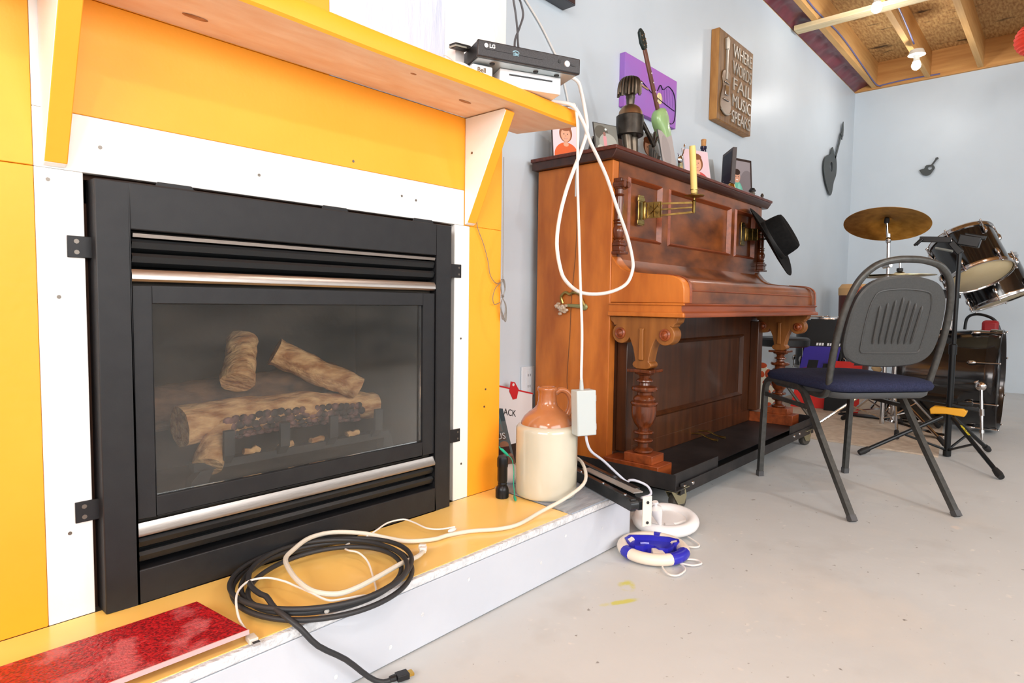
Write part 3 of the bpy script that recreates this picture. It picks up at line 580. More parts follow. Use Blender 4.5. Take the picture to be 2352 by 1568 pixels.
# hanging cables and power brick
lp = thing('white_cable_loop', 'big white cable loop hanging from the mantel end in front of the piano', 'cable', (1.46,1.05,.73))
pts = [(1.335,1.085,1.30),(1.40,1.07,1.325),(1.443,1.055,1.318),(1.471,1.05,1.296),(1.487,1.045,1.240),(1.496,1.045,1.193),(1.47,1.045,1.133),(1.436,1.045,1.073),(1.402,1.045,1.008),(1.375,1.045,.934),(1.365,1.045,.862),(1.382,1.045,.798),(1.409,1.045,.763),(1.473,1.045,.734),(1.562,1.045,.729),(1.657,1.045,.741),(1.732,1.045,.767),(1.764,1.045,.81),(1.76,1.045,.851),(1.725,1.045,.917),(1.658,1.045,1.004),(1.606,1.045,1.075),(1.558,1.045,1.124),(1.505,1.04,1.164),(1.478,1.04,1.201),(1.435,1.045,1.243),(1.395,1.065,1.2485),(1.35,1.10,1.2485)]
pts = [(x*1.045/1.055, y, .7+(z-.7)*1.045/1.055) if abs(y-1.045) < .006 else (x,y,z) for x, y, z in pts]
build(MB().tube(spline(pts, 5), .0052, 10), 'cable', CABLE_W, lp)
pb = thing('power_brick', 'white power brick hanging on its cord beside the stoneware jug', 'power brick', (1.44,1.0,.33))
BRICK = M('pale_grey_plastic', (190,198,198), .35)
Yb = .985
# brick axes: wide face looks at -Y/-X
wx = Vector((.78,-.36,0)).normalized(); wy = Vector((-wx.y, wx.x, 0)); wz = Vector((-.055,0,1)).normalized()
bc = Vector((1.408,.985,.402))
build(MB().obox(bc, wx, wy, wz, .030, .018, .063), 'brick', BRICK, pb, bevel=.003)
for dz in (-.040,.040): build(MB().obox(bc+wx*.030+wz*dz, wx, wy, wz, .0025, .014, .009), 'side_lug', BRICK, pb, bevel=.001)
top = bc+wz*.063-wx*.006
build(MB().tube([top, top+wz*.012, top+wz*.03], [.006,.0055,.004], 10), 'strain_relief', BRICK, pb)
build(MB().tube(spline([(1.425,1.06,1.2475),(1.428,1.05,1.245),(1.432,1.042,1.19),(1.434,1.04,1.05),(1.432,1.03,.90),(1.43,1.02,.75),(1.425,1.008,.62),tuple(top+wz*.05),tuple(top+wz*.025)], 6), .0038, 8), 'cord', CABLE_W, pb)
bt = bc-wz*.063+wx*.006
build(MB().tube(spline([tuple(bt),(1.425,.983,.315),(1.45,.985,.285),(1.52,.99,.245),(1.58,.985,.20),(1.625,.975,.165),(1.66,.985,.16),(1.70,.985,.15),(1.735,.965,.13),(1.74,.955,.105),(1.70,.965,.10)], 6), .0038, 8), 'cord', M('blue_grey_cable', (208,210,222), .5), pb)
# second straight thin cords over the mantel end
tag(build(MB().tube(spline([(1.40,1.12,1.247),(1.436,1.062,1.249),(1.442,1.052,1.245),(1.446,1.048,1.20),(1.446,1.048,1.13),(1.44,1.05,1.06),(1.4425,1.052,1.0)], 6), .0022, 8), 'thin_lead', M('grey_lead', (176,180,184), .5)), 'thin grey lead dangling over the mantel end beside the white loop', 'cable')
# hanging wire bundle on the corner of the surround
wb = thing('wire_bundle', 'thin grey wire hanging with a tied bundle at the surround corner', 'wire', (1.33,1.24,.66))
WIRE = M('thin_grey_wire', (128,122,116), .4, .4)
build(MB().tube(spline([(1.24,1.242,.955),(1.245,1.242,.91),(1.27,1.242,.864),(1.289,1.242,.817),(1.298,1.242,.78),(1.318,1.240,.757),(1.338,1.238,.758)], 6), .0011, 6).tube(spline([(1.3515,1.243,1.12),(1.352,1.243,.95),(1.3535,1.243,.80),(1.35,1.24,.77)], 6), .0011, 6), 'wire', WIRE, wb)
mb = MB()
for k in range(6):
    w_ = .006+.012*random.random(); a_ = random.uniform(-.3,.3)
    mb.tube(spline([(1.348,1.238,.715),(1.348+w_*.8,1.236,.74),(1.344+a_*.02,1.236,.768),(1.346-w_*.8,1.236,.745),(1.348,1.238,.715),(1.350+w_,1.236,.69),(1.352+a_*.03,1.236,.655-.012*random.random()),(1.348-w_,1.236,.685)], 6, True), .0010, 5, True)
mb.tube(spline([(1.335,1.237,.757),(1.315,1.237,.74),(1.305,1.237,.715),(1.312,1.237,.695),(1.335,1.237,.70)], 6), .0011, 5)
build(mb, 'bundle_loops', WIRE, wb)
build(MB().tube([(1.348+.004*math.cos(t), 1.238+.004*math.sin(t), .715+.0006*t) for t in [k*.7 for k in range(20)]], .001, 5), 'tie', WIRE, wb)

# ================================================================ RAIL PIECE, TOY WHEELS
RAILK = M('black_painted_rail', (34,36,38), .3, .4, (56,58,60), 20)
A = Vector((1.622,1.19,.172)); B = Vector((1.445,.822,.172)); dr_ = (B-A).normalized(); sd = Vector((-dr_.y, dr_.x, 0))
rl = thing('slide_rail', 'black telescoping slide rail lying across the hearth end with a white end plate', 'rail', (1.55,1.03,.154))
build(MB().bar(A-sd*.022, B-sd*.022, .016, .034), 'outer_rail', RAILK, rl, bevel=.002)
build(MB().bar(A+sd*.004+Vector((0,0,-.004)), B+sd*.004+Vector((0,0,-.004)), .022, .024), 'inner_rail', RAILK, rl, bevel=.002)
build(MB().bar(A+sd*.03+Vector((0,0,.004)), B+sd*.03+Vector((0,0,.004))-dr_*.06, .018, .040), 'outer_rail', RAILK, rl, bevel=.002)
build(MB().bar(A+sd*.008+Vector((0,0,.018))+dr_*.1, B+sd*.012+Vector((0,0,.022))-dr_*.03, .03, .003), 'cover_strip', M('grey_strip', (150,146,142), .4), rl)
build(MB().lathe([(0,.012),(.014,.012),(.014,-.012),(0,-.012)], B-dr_*.006+sd*(-.022), tuple(sd), 16), 'roller', RAILK, rl)
for t in (.3,.62,.9): build(MB().lathe([(0,.003),(.004,.002),(.004,0)], A.lerp(B,t)-sd*.022+Vector((0,0,.017)), (0,0,1), 10), 'rivet', CHROME, rl)
epl = build(MB().obox(B+dr_*.012+sd*.012+Vector((0,0,-.016)), sd, dr_, (0,0,1), .014, .0018, .040), 'end_plate', M('cream_white_plate', (226,220,208), .45), rl, bevel=.001)
for q in (-.030,.024): build(MB().lathe([(0,.002),(.004,.002),(.004,0)], B+dr_*.0145+sd*.012+Vector((0,0,q-.016)), tuple(dr_), 8), 'bolt', SLOT, epl)

def wheel(label, c, R, tilt, rim_mat, hub_mat, cat='toy wheel'):
    w = thing('steering_wheel_controller', label, cat, (c[0], c[1], 0)); Mx = Matrix.Rotation(tilt[2],3,'Z') @ Matrix.Rotation(tilt[0],3,'X') @ Matrix.Rotation(tilt[1],3,'Y'); C_ = Vector(c)
    T = lambda x, y, z: C_ + Mx @ Vector((x,y,z))
    return w, T
WW = M('white_wheel_plastic', (240,238,238), .35); WC = M('cream_wheel_plastic', (238,222,204), .35); BLUE = M('royal_blue_plastic', (46,44,176), .3)
def wheel_rim(T, R, r, n=40, m=12, a0=0, a1=2*PI, grow=1.0, flat=.9):
    mb = MB(); full = abs(a1-a0-2*PI) < 1e-6
    path = [(R*math.cos(a0+(a1-a0)*k/n), R*math.sin(a0+(a1-a0)*k/n)) for k in range(n if full else n+1)]
    N = len(path); vs = []
    for (x, y) in path:
        d = Vector((x,y,0)).normalized()
        for k in range(m):
            t = 2*PI*k/m; vs.append(T(x+d.x*math.cos(t)*r*grow, y+d.y*math.cos(t)*r*grow, math.sin(t)*r*grow*flat))
    fs = [(i*m+k, i*m+(k+1)%m, ((i+1)%N)*m+(k+1)%m, ((i+1)%N)*m+k) for i in range(N if full else N-1) for k in range(m)]
    if not full: fs += [tuple(range(m)), tuple((N-1)*m+k for k in range(m))]
    return mb.add(vs, fs)
# blue and cream wheel
w, T = wheel('cream and blue toy steering wheel lying on the concrete floor', (1.548,.838,.020), .095, (0,0,-.80), WC, BLUE)
build(wheel_rim(T, .083, .0175), 'rim', WC, w, angle=60)
for a0, a1 in ((-1.25,-.45),(-2.9,-2.6),(1.05,1.28)): build(wheel_rim(T, .083, .0182, 10, 12, a0, a1), 'grip_band', BLUE, w, angle=60)
mb = MB(); sx, sy = .072, .030
pol = [(-.072,.034),(-.052,.058),(.0,.056),(.055,.040),(.078,.022),(.074,.002),(.058,-.004),(.048,-.028),(.028,-.046),(.006,-.040),(-.004,-.02),(-.02,-.014),(-.034,-.026),(-.056,-.022),(-.070,.0)]
mb.prism(pol, lambda a, b, t: T(a, b, t), -.012, .002)
for i in range(len(pol)):
    (xa, ya), (xb, yb) = pol[i], pol[(i+1) % len(pol)]
    mb.add([T(xa,ya,.002),T(xb,yb,.002),T(xb*1.02,yb*1.02,.016),T(xa*1.02,ya*1.02,.016),T(xa*.93,ya*.93,.016),T(xb*.93,yb*.93,.016),T(xb*.93,yb*.93,.002),T(xa*.93,ya*.93,.002)], [(0,1,2,3),(3,2,5,4),(4,5,6,7)])
build(mb, 'controller_tray', BLUE, w, angle=40)
build(MB().prism([(-.018,-.075),(.018,-.075),(.014,-.024),(-.012,-.024)], lambda a, b, t: T(a, b, t), -.010, .010), 'lower_spoke', WC, w, bevel=.002)
build(MB().tube([T(-.03+.012*k,.024-.001*k,.004+.001*(k%2)) for k in range(3)], .003, 6), 'thumb_detail', M('pale_blue_mark', (150,150,226), .4), w)
build(MB().tube(spline([(1.535,.778,.006),(1.575,.745,.006),(1.586,.722,.006),(1.572,.706,.006),(1.545,.718,.006),(1.535,.748,.006),(1.52,.775,.006),(1.485,.775,.006),(1.452,.742,.006),(1.459,.719,.006),(1.50,.718,.006),(1.525,.735,.006),(1.535,.762,.011)], 6), .0026, 8), 'wrist_strap', CABLE_W, w)
# white wheel
w2, T = wheel('all white toy steering wheel lying on the floor beside the caster', (1.745,.905,.034), .1, (.10,-.05,-.80), WW, WW)
build(wheel_rim(T, .082, .020), 'rim', WW, w2, angle=60)
build(MB().prism([(-.072,.030),(-.05,.055),(.05,.055),(.072,.030),(.074,-.01),(.03,-.035),(-.03,-.035),(-.074,-.01)], lambda a, b, t: T(a, b, t), -.016, .004), 'controller_tray', WW, w2, bevel=.004)
build(MB().prism([(-.02,-.075),(.02,-.075),(.014,-.034),(-.014,-.034)], lambda a, b, t: T(a, b, t), -.012, .008), 'lower_spoke', WW, w2, bevel=.003)
build(MB().tube(spline([(1.735,.83,.006),(1.70,.775,.006),(1.675,.765,.006),(1.66,.785,.006),(1.672,.83,.006)], 6), .0026, 8), 'wrist_strap', CABLE_W, w2)
nb = thing('white_nozzle', 'small white cone shaped nozzle lying between the two toy wheels', 'nozzle', (1.66,.886,.035))
build(MB().tube([(1.648,.888,.106),(1.649,.888,.098),(1.655,.887,.082),(1.672,.886,.050),(1.679,.886,.036)], [.004,.0185,.017,.007,.003], 18), 'cone', WW, nb, angle=30)
build(MB().tube([(1.648,.888,.104),(1.646,.888,.113),(1.646,.888,.1135),(1.645,.888,.118)], [.005,.005,.010,.009], 14), 'cap', WW, nb)
# ================================================================ PIANO
pf = (2.65,1.40,.0925)
pn = thing('upright_piano', 'antique walnut upright piano with turned legs and brass candle sconces', 'piano', pf)
PZ = .0925
for x0, x1 in ((1.928,1.968),(3.335,3.375)):
    sp_ = build(MB().box(x0, x1, 1.243, 1.588, PZ, 1.216), 'side_panel', PIANO_LIT_SIDE if x0 < 2.6 else PIANO_FRONT, pn, bevel=.003)  # left side takes the lit wood colour, right side the darker one
arm = [(1.243,.875),(1.232,.862),(1.218,.844),(1.200,.828),(1.175,.817),(1.14,.811),(1.083,.806),(1.02,.801),(.995,.797),(.975,.788),(.962,.774),(.957,.755),(.956,.706),(1.243,.706)]
for x0, x1 in ((1.930,1.990),(3.313,3.373)):
    ck = build(MB().prism(arm, YZ, x0, x1), 'key_cheek', PIANO_LIT_SIDE if x0 < 2.6 else PIANO_FRONT, pn, bevel=.003)  # same lit and darker wood colours as the side panels
    pth = [(0,a,b) for a, b in arm[2:13]]
    for k in range(3): build(MB().tube(spline([(x1-.006-.006*k, a-.0005, b+.0005) for _, a, b in pth[4:]], 3), .0022, 6), 'edge_bead', PIANO_MOULD, ck)
fall = [(1.243,.865),(1.225,.845),(1.205,.826),(1.18,.812),(1.14,.805),(1.02,.796),(.99,.791),(.975,.78),(.968,.765),(.966,.750),(.966,.706),(1.243,.706)]
fb = build(MB().prism(fall, YZ, 1.9905, 3.3125), 'fallboard', PIANO_FRONT, pn, angle=50)
build(MB().tube([(1.995,.9655,.7495),(3.308,.9655,.7495)], .0028, 8), 'bead', PIANO_MOULD, fb)
kb = [(1.243,.658),(.947,.658),(.945,.664),(.948,.672),(.957,.676),(.960,.682),(.960,.696),(.954,.699),(.952,.703),(.955,.7055),(1.243,.7055)]
kbo = build(MB().prism(kb, YZ, 1.921, 3.382), 'keybed', [PIANO_MOULD, PIANO_LIT_SIDE], pn, angle=40)
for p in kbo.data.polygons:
    if p.normal.x < -.9: p.material_index = 1  # left-facing end coloured as if lit
for z0_, z1_, d_ in ((.658,.674,.010),(.698,.7055,.006)): build(MB().box(1.921-d_,1.9215,.947,1.243,z0_,z1_), 'end_moulding', PIANO_LIT_SIDE, kbo, bevel=.003)  # end mouldings share the lit colour
# upper front: stiles and rails, recessed burl panels and mouldings
up_ = build(MB().box(1.968,3.335,1.2425,1.262,1.171,1.216).box(1.968,3.335,1.2425,1.262,.850,.940).box(1.968,2.032,1.2425,1.262,.94,1.171).box(2.285,2.344,1.2425,1.262,.94,1.171).box(2.968,3.020,1.2425,1.262,.94,1.171).box(3.272,3.335,1.2425,1.262,.94,1.171), 'upper_frame', PIANO_FRONT, pn)
for x0, x1 in ((2.032,2.285),(2.344,2.968),(3.020,3.272)):
    pnl = build(MB().box(x0, x1, 1.254, 1.262, .94, 1.171), 'upper_panel', PIANO_FRONT, pn)
    q = .016
    o = [(x0,.94),(x1,.94),(x1,1.171),(x0,1.171)]; i_ = [(x0+q,.94+q),(x1-q,.94+q),(x1-q,1.171-q),(x0+q,1.171-q)]; m_ = [(x0+q*.4,.94+q*.4),(x1-q*.4,.94+q*.4),(x1-q*.4,1.171-q*.4),(x0+q*.4,1.171-q*.4)]
    vs = [(a,1.243,b) for a, b in o]+[(a,1.234,b) for a, b in m_]+[(a,1.253,b) for a, b in i_]; fs = []
    for k in range(4): fs += [(k,(k+1)%4,4+(k+1)%4,4+k), (4+k,4+(k+1)%4,8+(k+1)%4,8+k)]
    build(MB().add(vs, fs), 'panel_moulding', PIANO_MOULD, pnl, angle=20)
# lid with chamfered underside
lid = [(1.602,1.259),(1.218,1.259),(1.215,1.252),(1.217,1.240),(1.228,1.224),(1.235,1.2165),(1.602,1.2165)]
build(MB().prism(lid, YZ, 1.905, 3.432), 'top_lid', PIANO_DARK, pn, bevel=.002)
build(MB().box(1.897,3.44,1.212,1.604,1.246,1.2595), 'lid_board', M('worn_lid_edge', (112,52,36), .4, 0, (78,36,26), 12, (1,6,6)), pn, bevel=.003)
# turned columns
def column(x):
    c = (x, 1.232, 0)
    k = build(MB().lathe([(.016,.96),(.0155,1.02),(.017,1.075),(.017,1.085),(.014,1.088),(.020,1.092),(.014,1.096),(.015,1.112)], c, n=16), 'column', LEG_WOOD, pn, angle=40)
    build(MB().lathe([(.018,.925),(.016,.932),(.022,.938),(.016,.942),(.021,.955),(.022,.968),(.017,.98),(.013,.985),(.020,.990),(.013,.996),(.022,1.0),(.014,1.006)], c, n=16), 'column_vase', LEG_WOOD, k, angle=40)
    for z0, z1, h in ((.880,.890,.027),(.890,.910,.021),(.910,.922,.024),(.922,.930,.019),(1.112,1.120,.019),(1.135,1.150,.021)): build(MB().box(x-h,x+h,1.232-h,1.2424,z0,z1), 'column_block', LEG_WOOD, k, bevel=.002)
    for s_ in (-1,1): build(MB().lathe([(.011,-.026),(.013,-.015),(.010,0),(.013,.015),(.011,.026)], (x+s_*.014,1.226,1.127), (0,1,0), 14), 'volute', LEG_WOOD, k)
column(1.955); column(3.348)
# corbels and turned legs
half = [(.135,.657),(.130,.641),(.118,.632),(.116,.625)]
cx_, cz_, cr = .086, .597, .036
half += [(cx_+cr*math.cos(a), cz_+cr*math.sin(a)) for a in [math.radians(v) for v in range(52,-161,-14)]]
half += [(.046,.572),(.036,.548),(.030,.522),(.026,.502),(.034,.496),(.037,.488),(.032,.480),(.020,.474)]
poly = [(1.11+a, b) for a, b in half]+[(1.11-a, b) for a, b in half[::-1]]
prof_leg = [(.034,.462),(.036,.457),(.022,.450),(.018,.442),(.029,.434),(.030,.430),(.018,.424),(.020,.416),(.044,.410),(.047,.403),(.044,.397),(.026,.390),(.025,.382),(.036,.374),(.039,.366),(.036,.360),(.046,.357),(.0485,.352),(.046,.347),(.0435,.343),(.0445,.325),(.042,.302),(.034,.280),(.020,.262),(.019,.256),(.034,.252),(.036,.248),(.033,.244),(.018,.240),(.018,.228),(.033,.223),(.035,.219),(.032,.215),(.019,.210),(.018,.196),(.028,.192),(.036,.187),(.036,.181),(.031,.176)]
for x in (1.957,3.346):
    sgn = -1 if x < 2.6 else 1
    cb_ = build(MB().prism(poly, YZ, x-.026, x+.026), 'corbel', CORBEL_WOOD, pn, bevel=.003)
    for yy in (1.11+.088, 1.11-.088):
        build(MB().lathe([(.021,0),(.021,.005),(.016,.008),(.013,.005),(.010,.008),(.006,.010),(.003,.014),(0,.014)], (x-.026,yy,.597), (-1,0,0), 18), 'rosette', PIANO_MOULD, cb_, angle=40)
        build(MB().lathe([(.021,0),(.021,.005),(.013,.008),(0,.012)], (x+.026,yy,.597), (1,0,0), 18), 'rosette', PIANO_MOULD, cb_, angle=40)
    build(MB().prism([(1.098,.618),(1.122,.618),(1.118,.610),(1.120,.505),(1.10,.505),(1.102,.610)], YZ, x-.036, x-.026), 'flute', CORBEL_WOOD, cb_, bevel=.004)
    lg_ = build(MB().lathe(prof_leg, (x,1.11,0), n=28), 'turned_leg', LEG_WOOD, pn, angle=35)
    build(MB().box(x-.046,x+.046,1.064,1.156,.4625,.4735), 'leg_cap', LEG_WOOD, lg_, bevel=.002)
    build(MB().box(x-.042,x+.042,1.05,1.142+.02,.145,.176).box(x-.050,x+.050,1.022,1.2425,PZ,.145), 'leg_plinth', PIANO_MOULD, lg_, bevel=.002)
# lower front
build(MB().box(1.968,3.335,1.243,1.262,.155,.24).box(1.968,3.335,1.243,1.262,.556,.6575).box(1.968,2.16,1.243,1.262,.24,.556).box(3.185,3.335,1.243,1.262,.24,.556), 'lower_frame', PIANO_LOW, pn)
build(MB().box(1.968,3.335,1.2425,1.255,PZ,.1545), 'bottom_rail', PIANO_LOW, pn, bevel=.002)
lp_ = build(MB().box(2.16,3.185,1.256,1.262,.24,.556), 'lower_panel', PIANO_LOW, pn)
x0,x1,z0,z1,q = 2.16,3.185,.24,.556,.02
o = [(x0,z0),(x1,z0),(x1,z1),(x0,z1)]; i_ = [(x0+q,z0+q),(x1-q,z0+q),(x1-q,z1-q),(x0+q,z1-q)]; m_ = [(x0+q*.4,z0+q*.4),(x1-q*.4,z0+q*.4),(x1-q*.4,z1-q*.4),(x0+q*.4,z1-q*.4)]
vs = [(a,1.2435,b) for a, b in o]+[(a,1.237,b) for a, b in m_]+[(a,1.255,b) for a, b in i_]; fs = []
for k in range(4): fs += [(k,(k+1)%4,4+(k+1)%4,4+k), (4+k,4+(k+1)%4,8+(k+1)%4,8+k)]
build(MB().add(vs, fs), 'panel_moulding', PIANO_LOW, lp_, angle=20)
for x0_, x1_ in ((1.985,2.03),(3.275,3.335)): build(MB().box(x0_,x1_,1.20,1.243,.155,.62), 'front_post', PIANO_LOW, pn, bevel=.003)
build(MB().box(1.968,3.335,1.27,1.585,PZ,.12), 'bottom_board', PIANO_DARK, pn)
for x in (2.62,2.70):
    build(MB().tube(spline([(x,1.245,.125),(x,1.20,.128),(x,1.17,.118),(x,1.14,.112),(x,1.12,.112)], 4), [.006]*12+[.009]*5, 10, flat=.6), 'pedal', BRASS, pn)
# brass sconces
def sconce(x, ang, name_lab):
    r = MB().box(x-.020,x+.020,1.2375,1.2425,1.0,1.115); r = build(r, 'sconce_plate', BRASS, pn, bevel=.002)
    build(MB().box(x-.026,x+.026,1.2365,1.2415,1.09,1.108).box(x-.026,x+.026,1.2365,1.2415,1.004,1.022), 'plate_scroll', BRASS, r, bevel=.006)
    build(MB().lathe([(.006,1.022),(.008,1.026),(.006,1.03),(.006,1.082),(.008,1.086),(.005,1.09)], (x+.004,1.226,0), n=12), 'hinge_barrel', BRASS, r)
    d = Vector((math.sin(ang), -math.cos(ang), 0)); o = Vector((x+.004,1.226,1.056)); z = Vector((0,0,1)); b = MB()
    P = lambda u, v: o+d*u+z*v
    for v in (-.027,-.009,.009,.027): b.bar(P(.004,v), P(.065,v), .004, .006)
    for u in (.012,.038,.064): b.bar(P(u,-.027), P(u,.027), .004, .007)
    for u in (.012,.038):
        for v in (-.027,0): b.bar(P(u,v), P(u+.026,v+.027), .004, .004); b.bar(P(u+.026,v), P(u,v+.027), .004, .004)
    b.bar(P(.062,.022), P(.185,.017), .005, .007); b.bar(P(.062,0), P(.185,0), .005, .005); b.bar(P(.062,-.022), P(.185,-.017), .005, .007); b.obox(P(.038,0), d, Vector((-d.y,d.x,0)), z, .028, .0012, .029)
    build(b, 'sconce_arm', BRASS, r)
    e_ = P(.187,0)
    build(MB().lathe([(.003,-.022),(.006,-.016),(.006,.018),(.009,.022),(.003,.026),(.004,.034)], e_, n=12).lathe([(.004,.033),(.012,.034),(.034,.039),(.036,.042),(.030,.041),(.010,.039),(.012,.042),(.0125,.060),(.015,.062),(.015,.064),(.0115,.064)], e_, n=24), 'candle_cup', BRASS, r, angle=40)
    return e_
e1 = sconce(2.122, .18, '')
e2 = sconce(3.118, .9, '')
CANDLE = M('yellow_beeswax', (232,208,132), .45, 0, (224,190,104), 6)
cd = thing('candle', 'leaning pale yellow candle in the near brass sconce', 'candle', tuple(e1+Vector((0,0,.045))))
c0 = e1+Vector((0,0,.045)); tl = Vector((-.028,0,.17))
build(MB().tube([c0+tl*t for t in (0,.3,.6,.9,1)], [.0115,.0118,.0118,.0118,.0105], 14), 'wax', CANDLE, cd, angle=40)
build(MB().tube([c0+tl*t+Vector((.0115,-.004,0)) for t in (.42,.5,.6,.68)], [.001,.0035,.004,.001], 8).tube([c0+tl*t+Vector((.0105,.004,0)) for t in (.25,.34,.42)], [.001,.003,.001], 8), 'wax_drip', CANDLE, cd)
# black hat on the far sconce
ht = thing('black_hat', 'black brimmed felt hat hanging on the far sconce of the piano', 'hat', (3.2,1.10,.84))
FELT = M('black_felt', (14,14,15), .9, 0, (22,22,22), 60, spec=.2)
hc = Vector((3.20,1.135,1.02)); ax = Vector((.12,-.86,.50)).normalized()
uu = Vector((1,0,0)); uu = (uu-ax*uu.dot(ax)).normalized(); vv = ax.cross(uu)
def hatring(r, h, n=36, sq=.86, dip=0):
    return [hc+uu*(math.cos(2*PI*k/n)*r*sq)+vv*(math.sin(2*PI*k/n)*r)+ax*(h+dip*math.cos(2*PI*k/n)**2) for k in range(n)]
def rings(rs):
    mb = MB(); n = 36; vs = []
    for a in rs: vs += hatring(*a[:2], n, *(a[2:] if len(a) > 2 else ()))
    return mb.add(vs, [(i*n+k, i*n+(k+1)%n, (i+1)*n+(k+1)%n, (i+1)*n+k) for i in range(len(rs)-1) for k in range(n)])
build(rings([(.100,.002,.86,0),(.15,-.002,.86,.01),(.192,.0,.86,.022),(.197,.003,.86,.022),(.192,.005,.86,.022),(.15,.004,.86,.01),(.104,.008,.86,0)]), 'brim', FELT, ht, angle=60)
build(rings([(.104,.002),(.103,.03),(.100,.07),(.096,.095),(.089,.108),(.080,.110),(.06,.102),(.001,.098)]), 'crown', FELT, ht, angle=60)
build(rings([(.1045,.008),(.1055,.010),(.1045,.030),(.1035,.032)]), 'hat_band', M('black_ribbon', (20,20,21), .6), ht, angle=60)
# brass hook and dried flower on the piano side
hk = thing('brass_hook', 'ornate brass hook with a dried white flower on the piano side', 'hook', (1.92,1.41,.66))
build(MB().tube(spline([(1.926,1.455,.70),(1.922,1.46,.725),(1.922,1.44,.742),(1.922,1.42,.735),(1.922,1.40,.742),(1.922,1.375,.735),(1.922,1.36,.71),(1.924,1.352,.69)], 5), .006, 8), 'hook_scroll', BRASS, hk)
build(MB().ell((1.924,1.352,.688), (.006,.014,.013), 12, 8).tube([(1.92,1.43,.693),(1.918,1.36,.69)], [.006,.008], 8), 'hook_arm', M('verdigris_brass', (150,150,104), .5, .5), hk)
mb = MB()
for k in range(26):
    a = random.uniform(0,2*PI); r = random.uniform(.005,.030); q = Vector((1.914,1.452+r*math.cos(a)*.9,.682+r*math.sin(a)*.75)); mb.ell(q, (.006,.009,.006), 6, 4)
build(mb, 'dried_flower', M('dried_white_petal', (222,206,188), .9, 0, (180,150,120), 60), hk)
build(MB().tube(spline([(1.921,1.39,1.05),(1.921,1.395,.90),(1.921,1.405,.78),(1.918,1.41,.70),(1.918,1.412,.60),(1.921,1.42,.5),(1.922,1.425,.40),(1.922,1.41,.30),(1.922,1.40,.20)], 5), .0014, 6), 'brown_string', M('brown_string', (110,66,34), .7), hk)

# ================================================================ PIANO DOLLY
dl = thing('piano_dolly', 'black angle iron dolly on casters under the piano', 'dolly', (2.6,1.25,0))
for x in (1.868,3.405):
    s_ = 1 if x < 2.6 else -1
    build(MB().box(min(x,x+s_*.004),max(x,x+s_*.004),.935,1.60,.085,.142).box(min(x,x+s_*.06),max(x,x+s_*.06),.935,1.60,.085,.089), 'side_angle', BLACK_STEEL, dl, bevel=.001)
build(MB().box(1.873,2.25,.957,.960,.085,.136), 'front_angle', BLACK_STEEL, dl, bevel=.001)
build(MB().box(1.935,3.40,.950,.9535,.058,.098).box(1.935,3.40,.95,1.0,.058,.0615), 'front_angle', BLACK_STEEL, dl, bevel=.001)
build(MB().box(3.05,3.40,.955,.958,.075,.135), 'front_angle', BLACK_STEEL, dl, bevel=.001)
build(MB().box(1.94,3.35,1.0,1.595,.0905,.0922), 'deck_plate', BLACK_STEEL, dl)
build(MB().box(1.94,3.40,1.001,1.235,.0615,.065), 'deck_plate', M('black_rubber_mat', (16,16,17), .8), dl)
for x in (1.965,2.025,3.10,3.18,3.36): build(MB().lathe([(0,.004),(.006,.003),(.007,0)], (x,.9495,.083), (0,-1,0), 12), 'bolt', CHROME, dl)
CAST = M('yellow_zinc', (176,170,140), .25, .9); TYRE = M('dark_wheel', (70,66,60), .4)
for x, y in ((1.935,.985),(3.315,.985),(1.935,1.52),(3.315,1.52)):
    ct = build(MB().box(x-.045,x+.045,y-.045,y+.045,.0805,.0845), 'caster_plate', CAST, dl, bevel=.001)
    build(MB().lathe([(.024,.068),(.027,.072),(.027,.078),(.022,.0805)], (x,y,0), n=20), 'swivel', CAST, ct)
    wxc = Vector((x+.022,y-.012,.031))
    build(MB().lathe([(.010,-.013),(.029,-.013),(.031,-.009),(.031,.009),(.029,.013),(.010,.013)], wxc, (.35,1,0), 24), 'wheel', TYRE, ct)
    for s_ in (-1,1):
        pp = Vector((.33,.94,0))*(s_*.017)
        b = MB(); ds = Vector((.94,-.33,0)); base = wxc+pp
        poly = [(-.045,.042),(.02,.042),(.026,.02),(.016,-.008),(-.012,-.008)]
        b.prism(poly, lambda a, c, t, base=base, ds=ds: base+ds*a+Vector((0,0,c))+Vector((.33,.94,0))*t, -.0015, .0015); build(b, 'fork', CAST, ct)
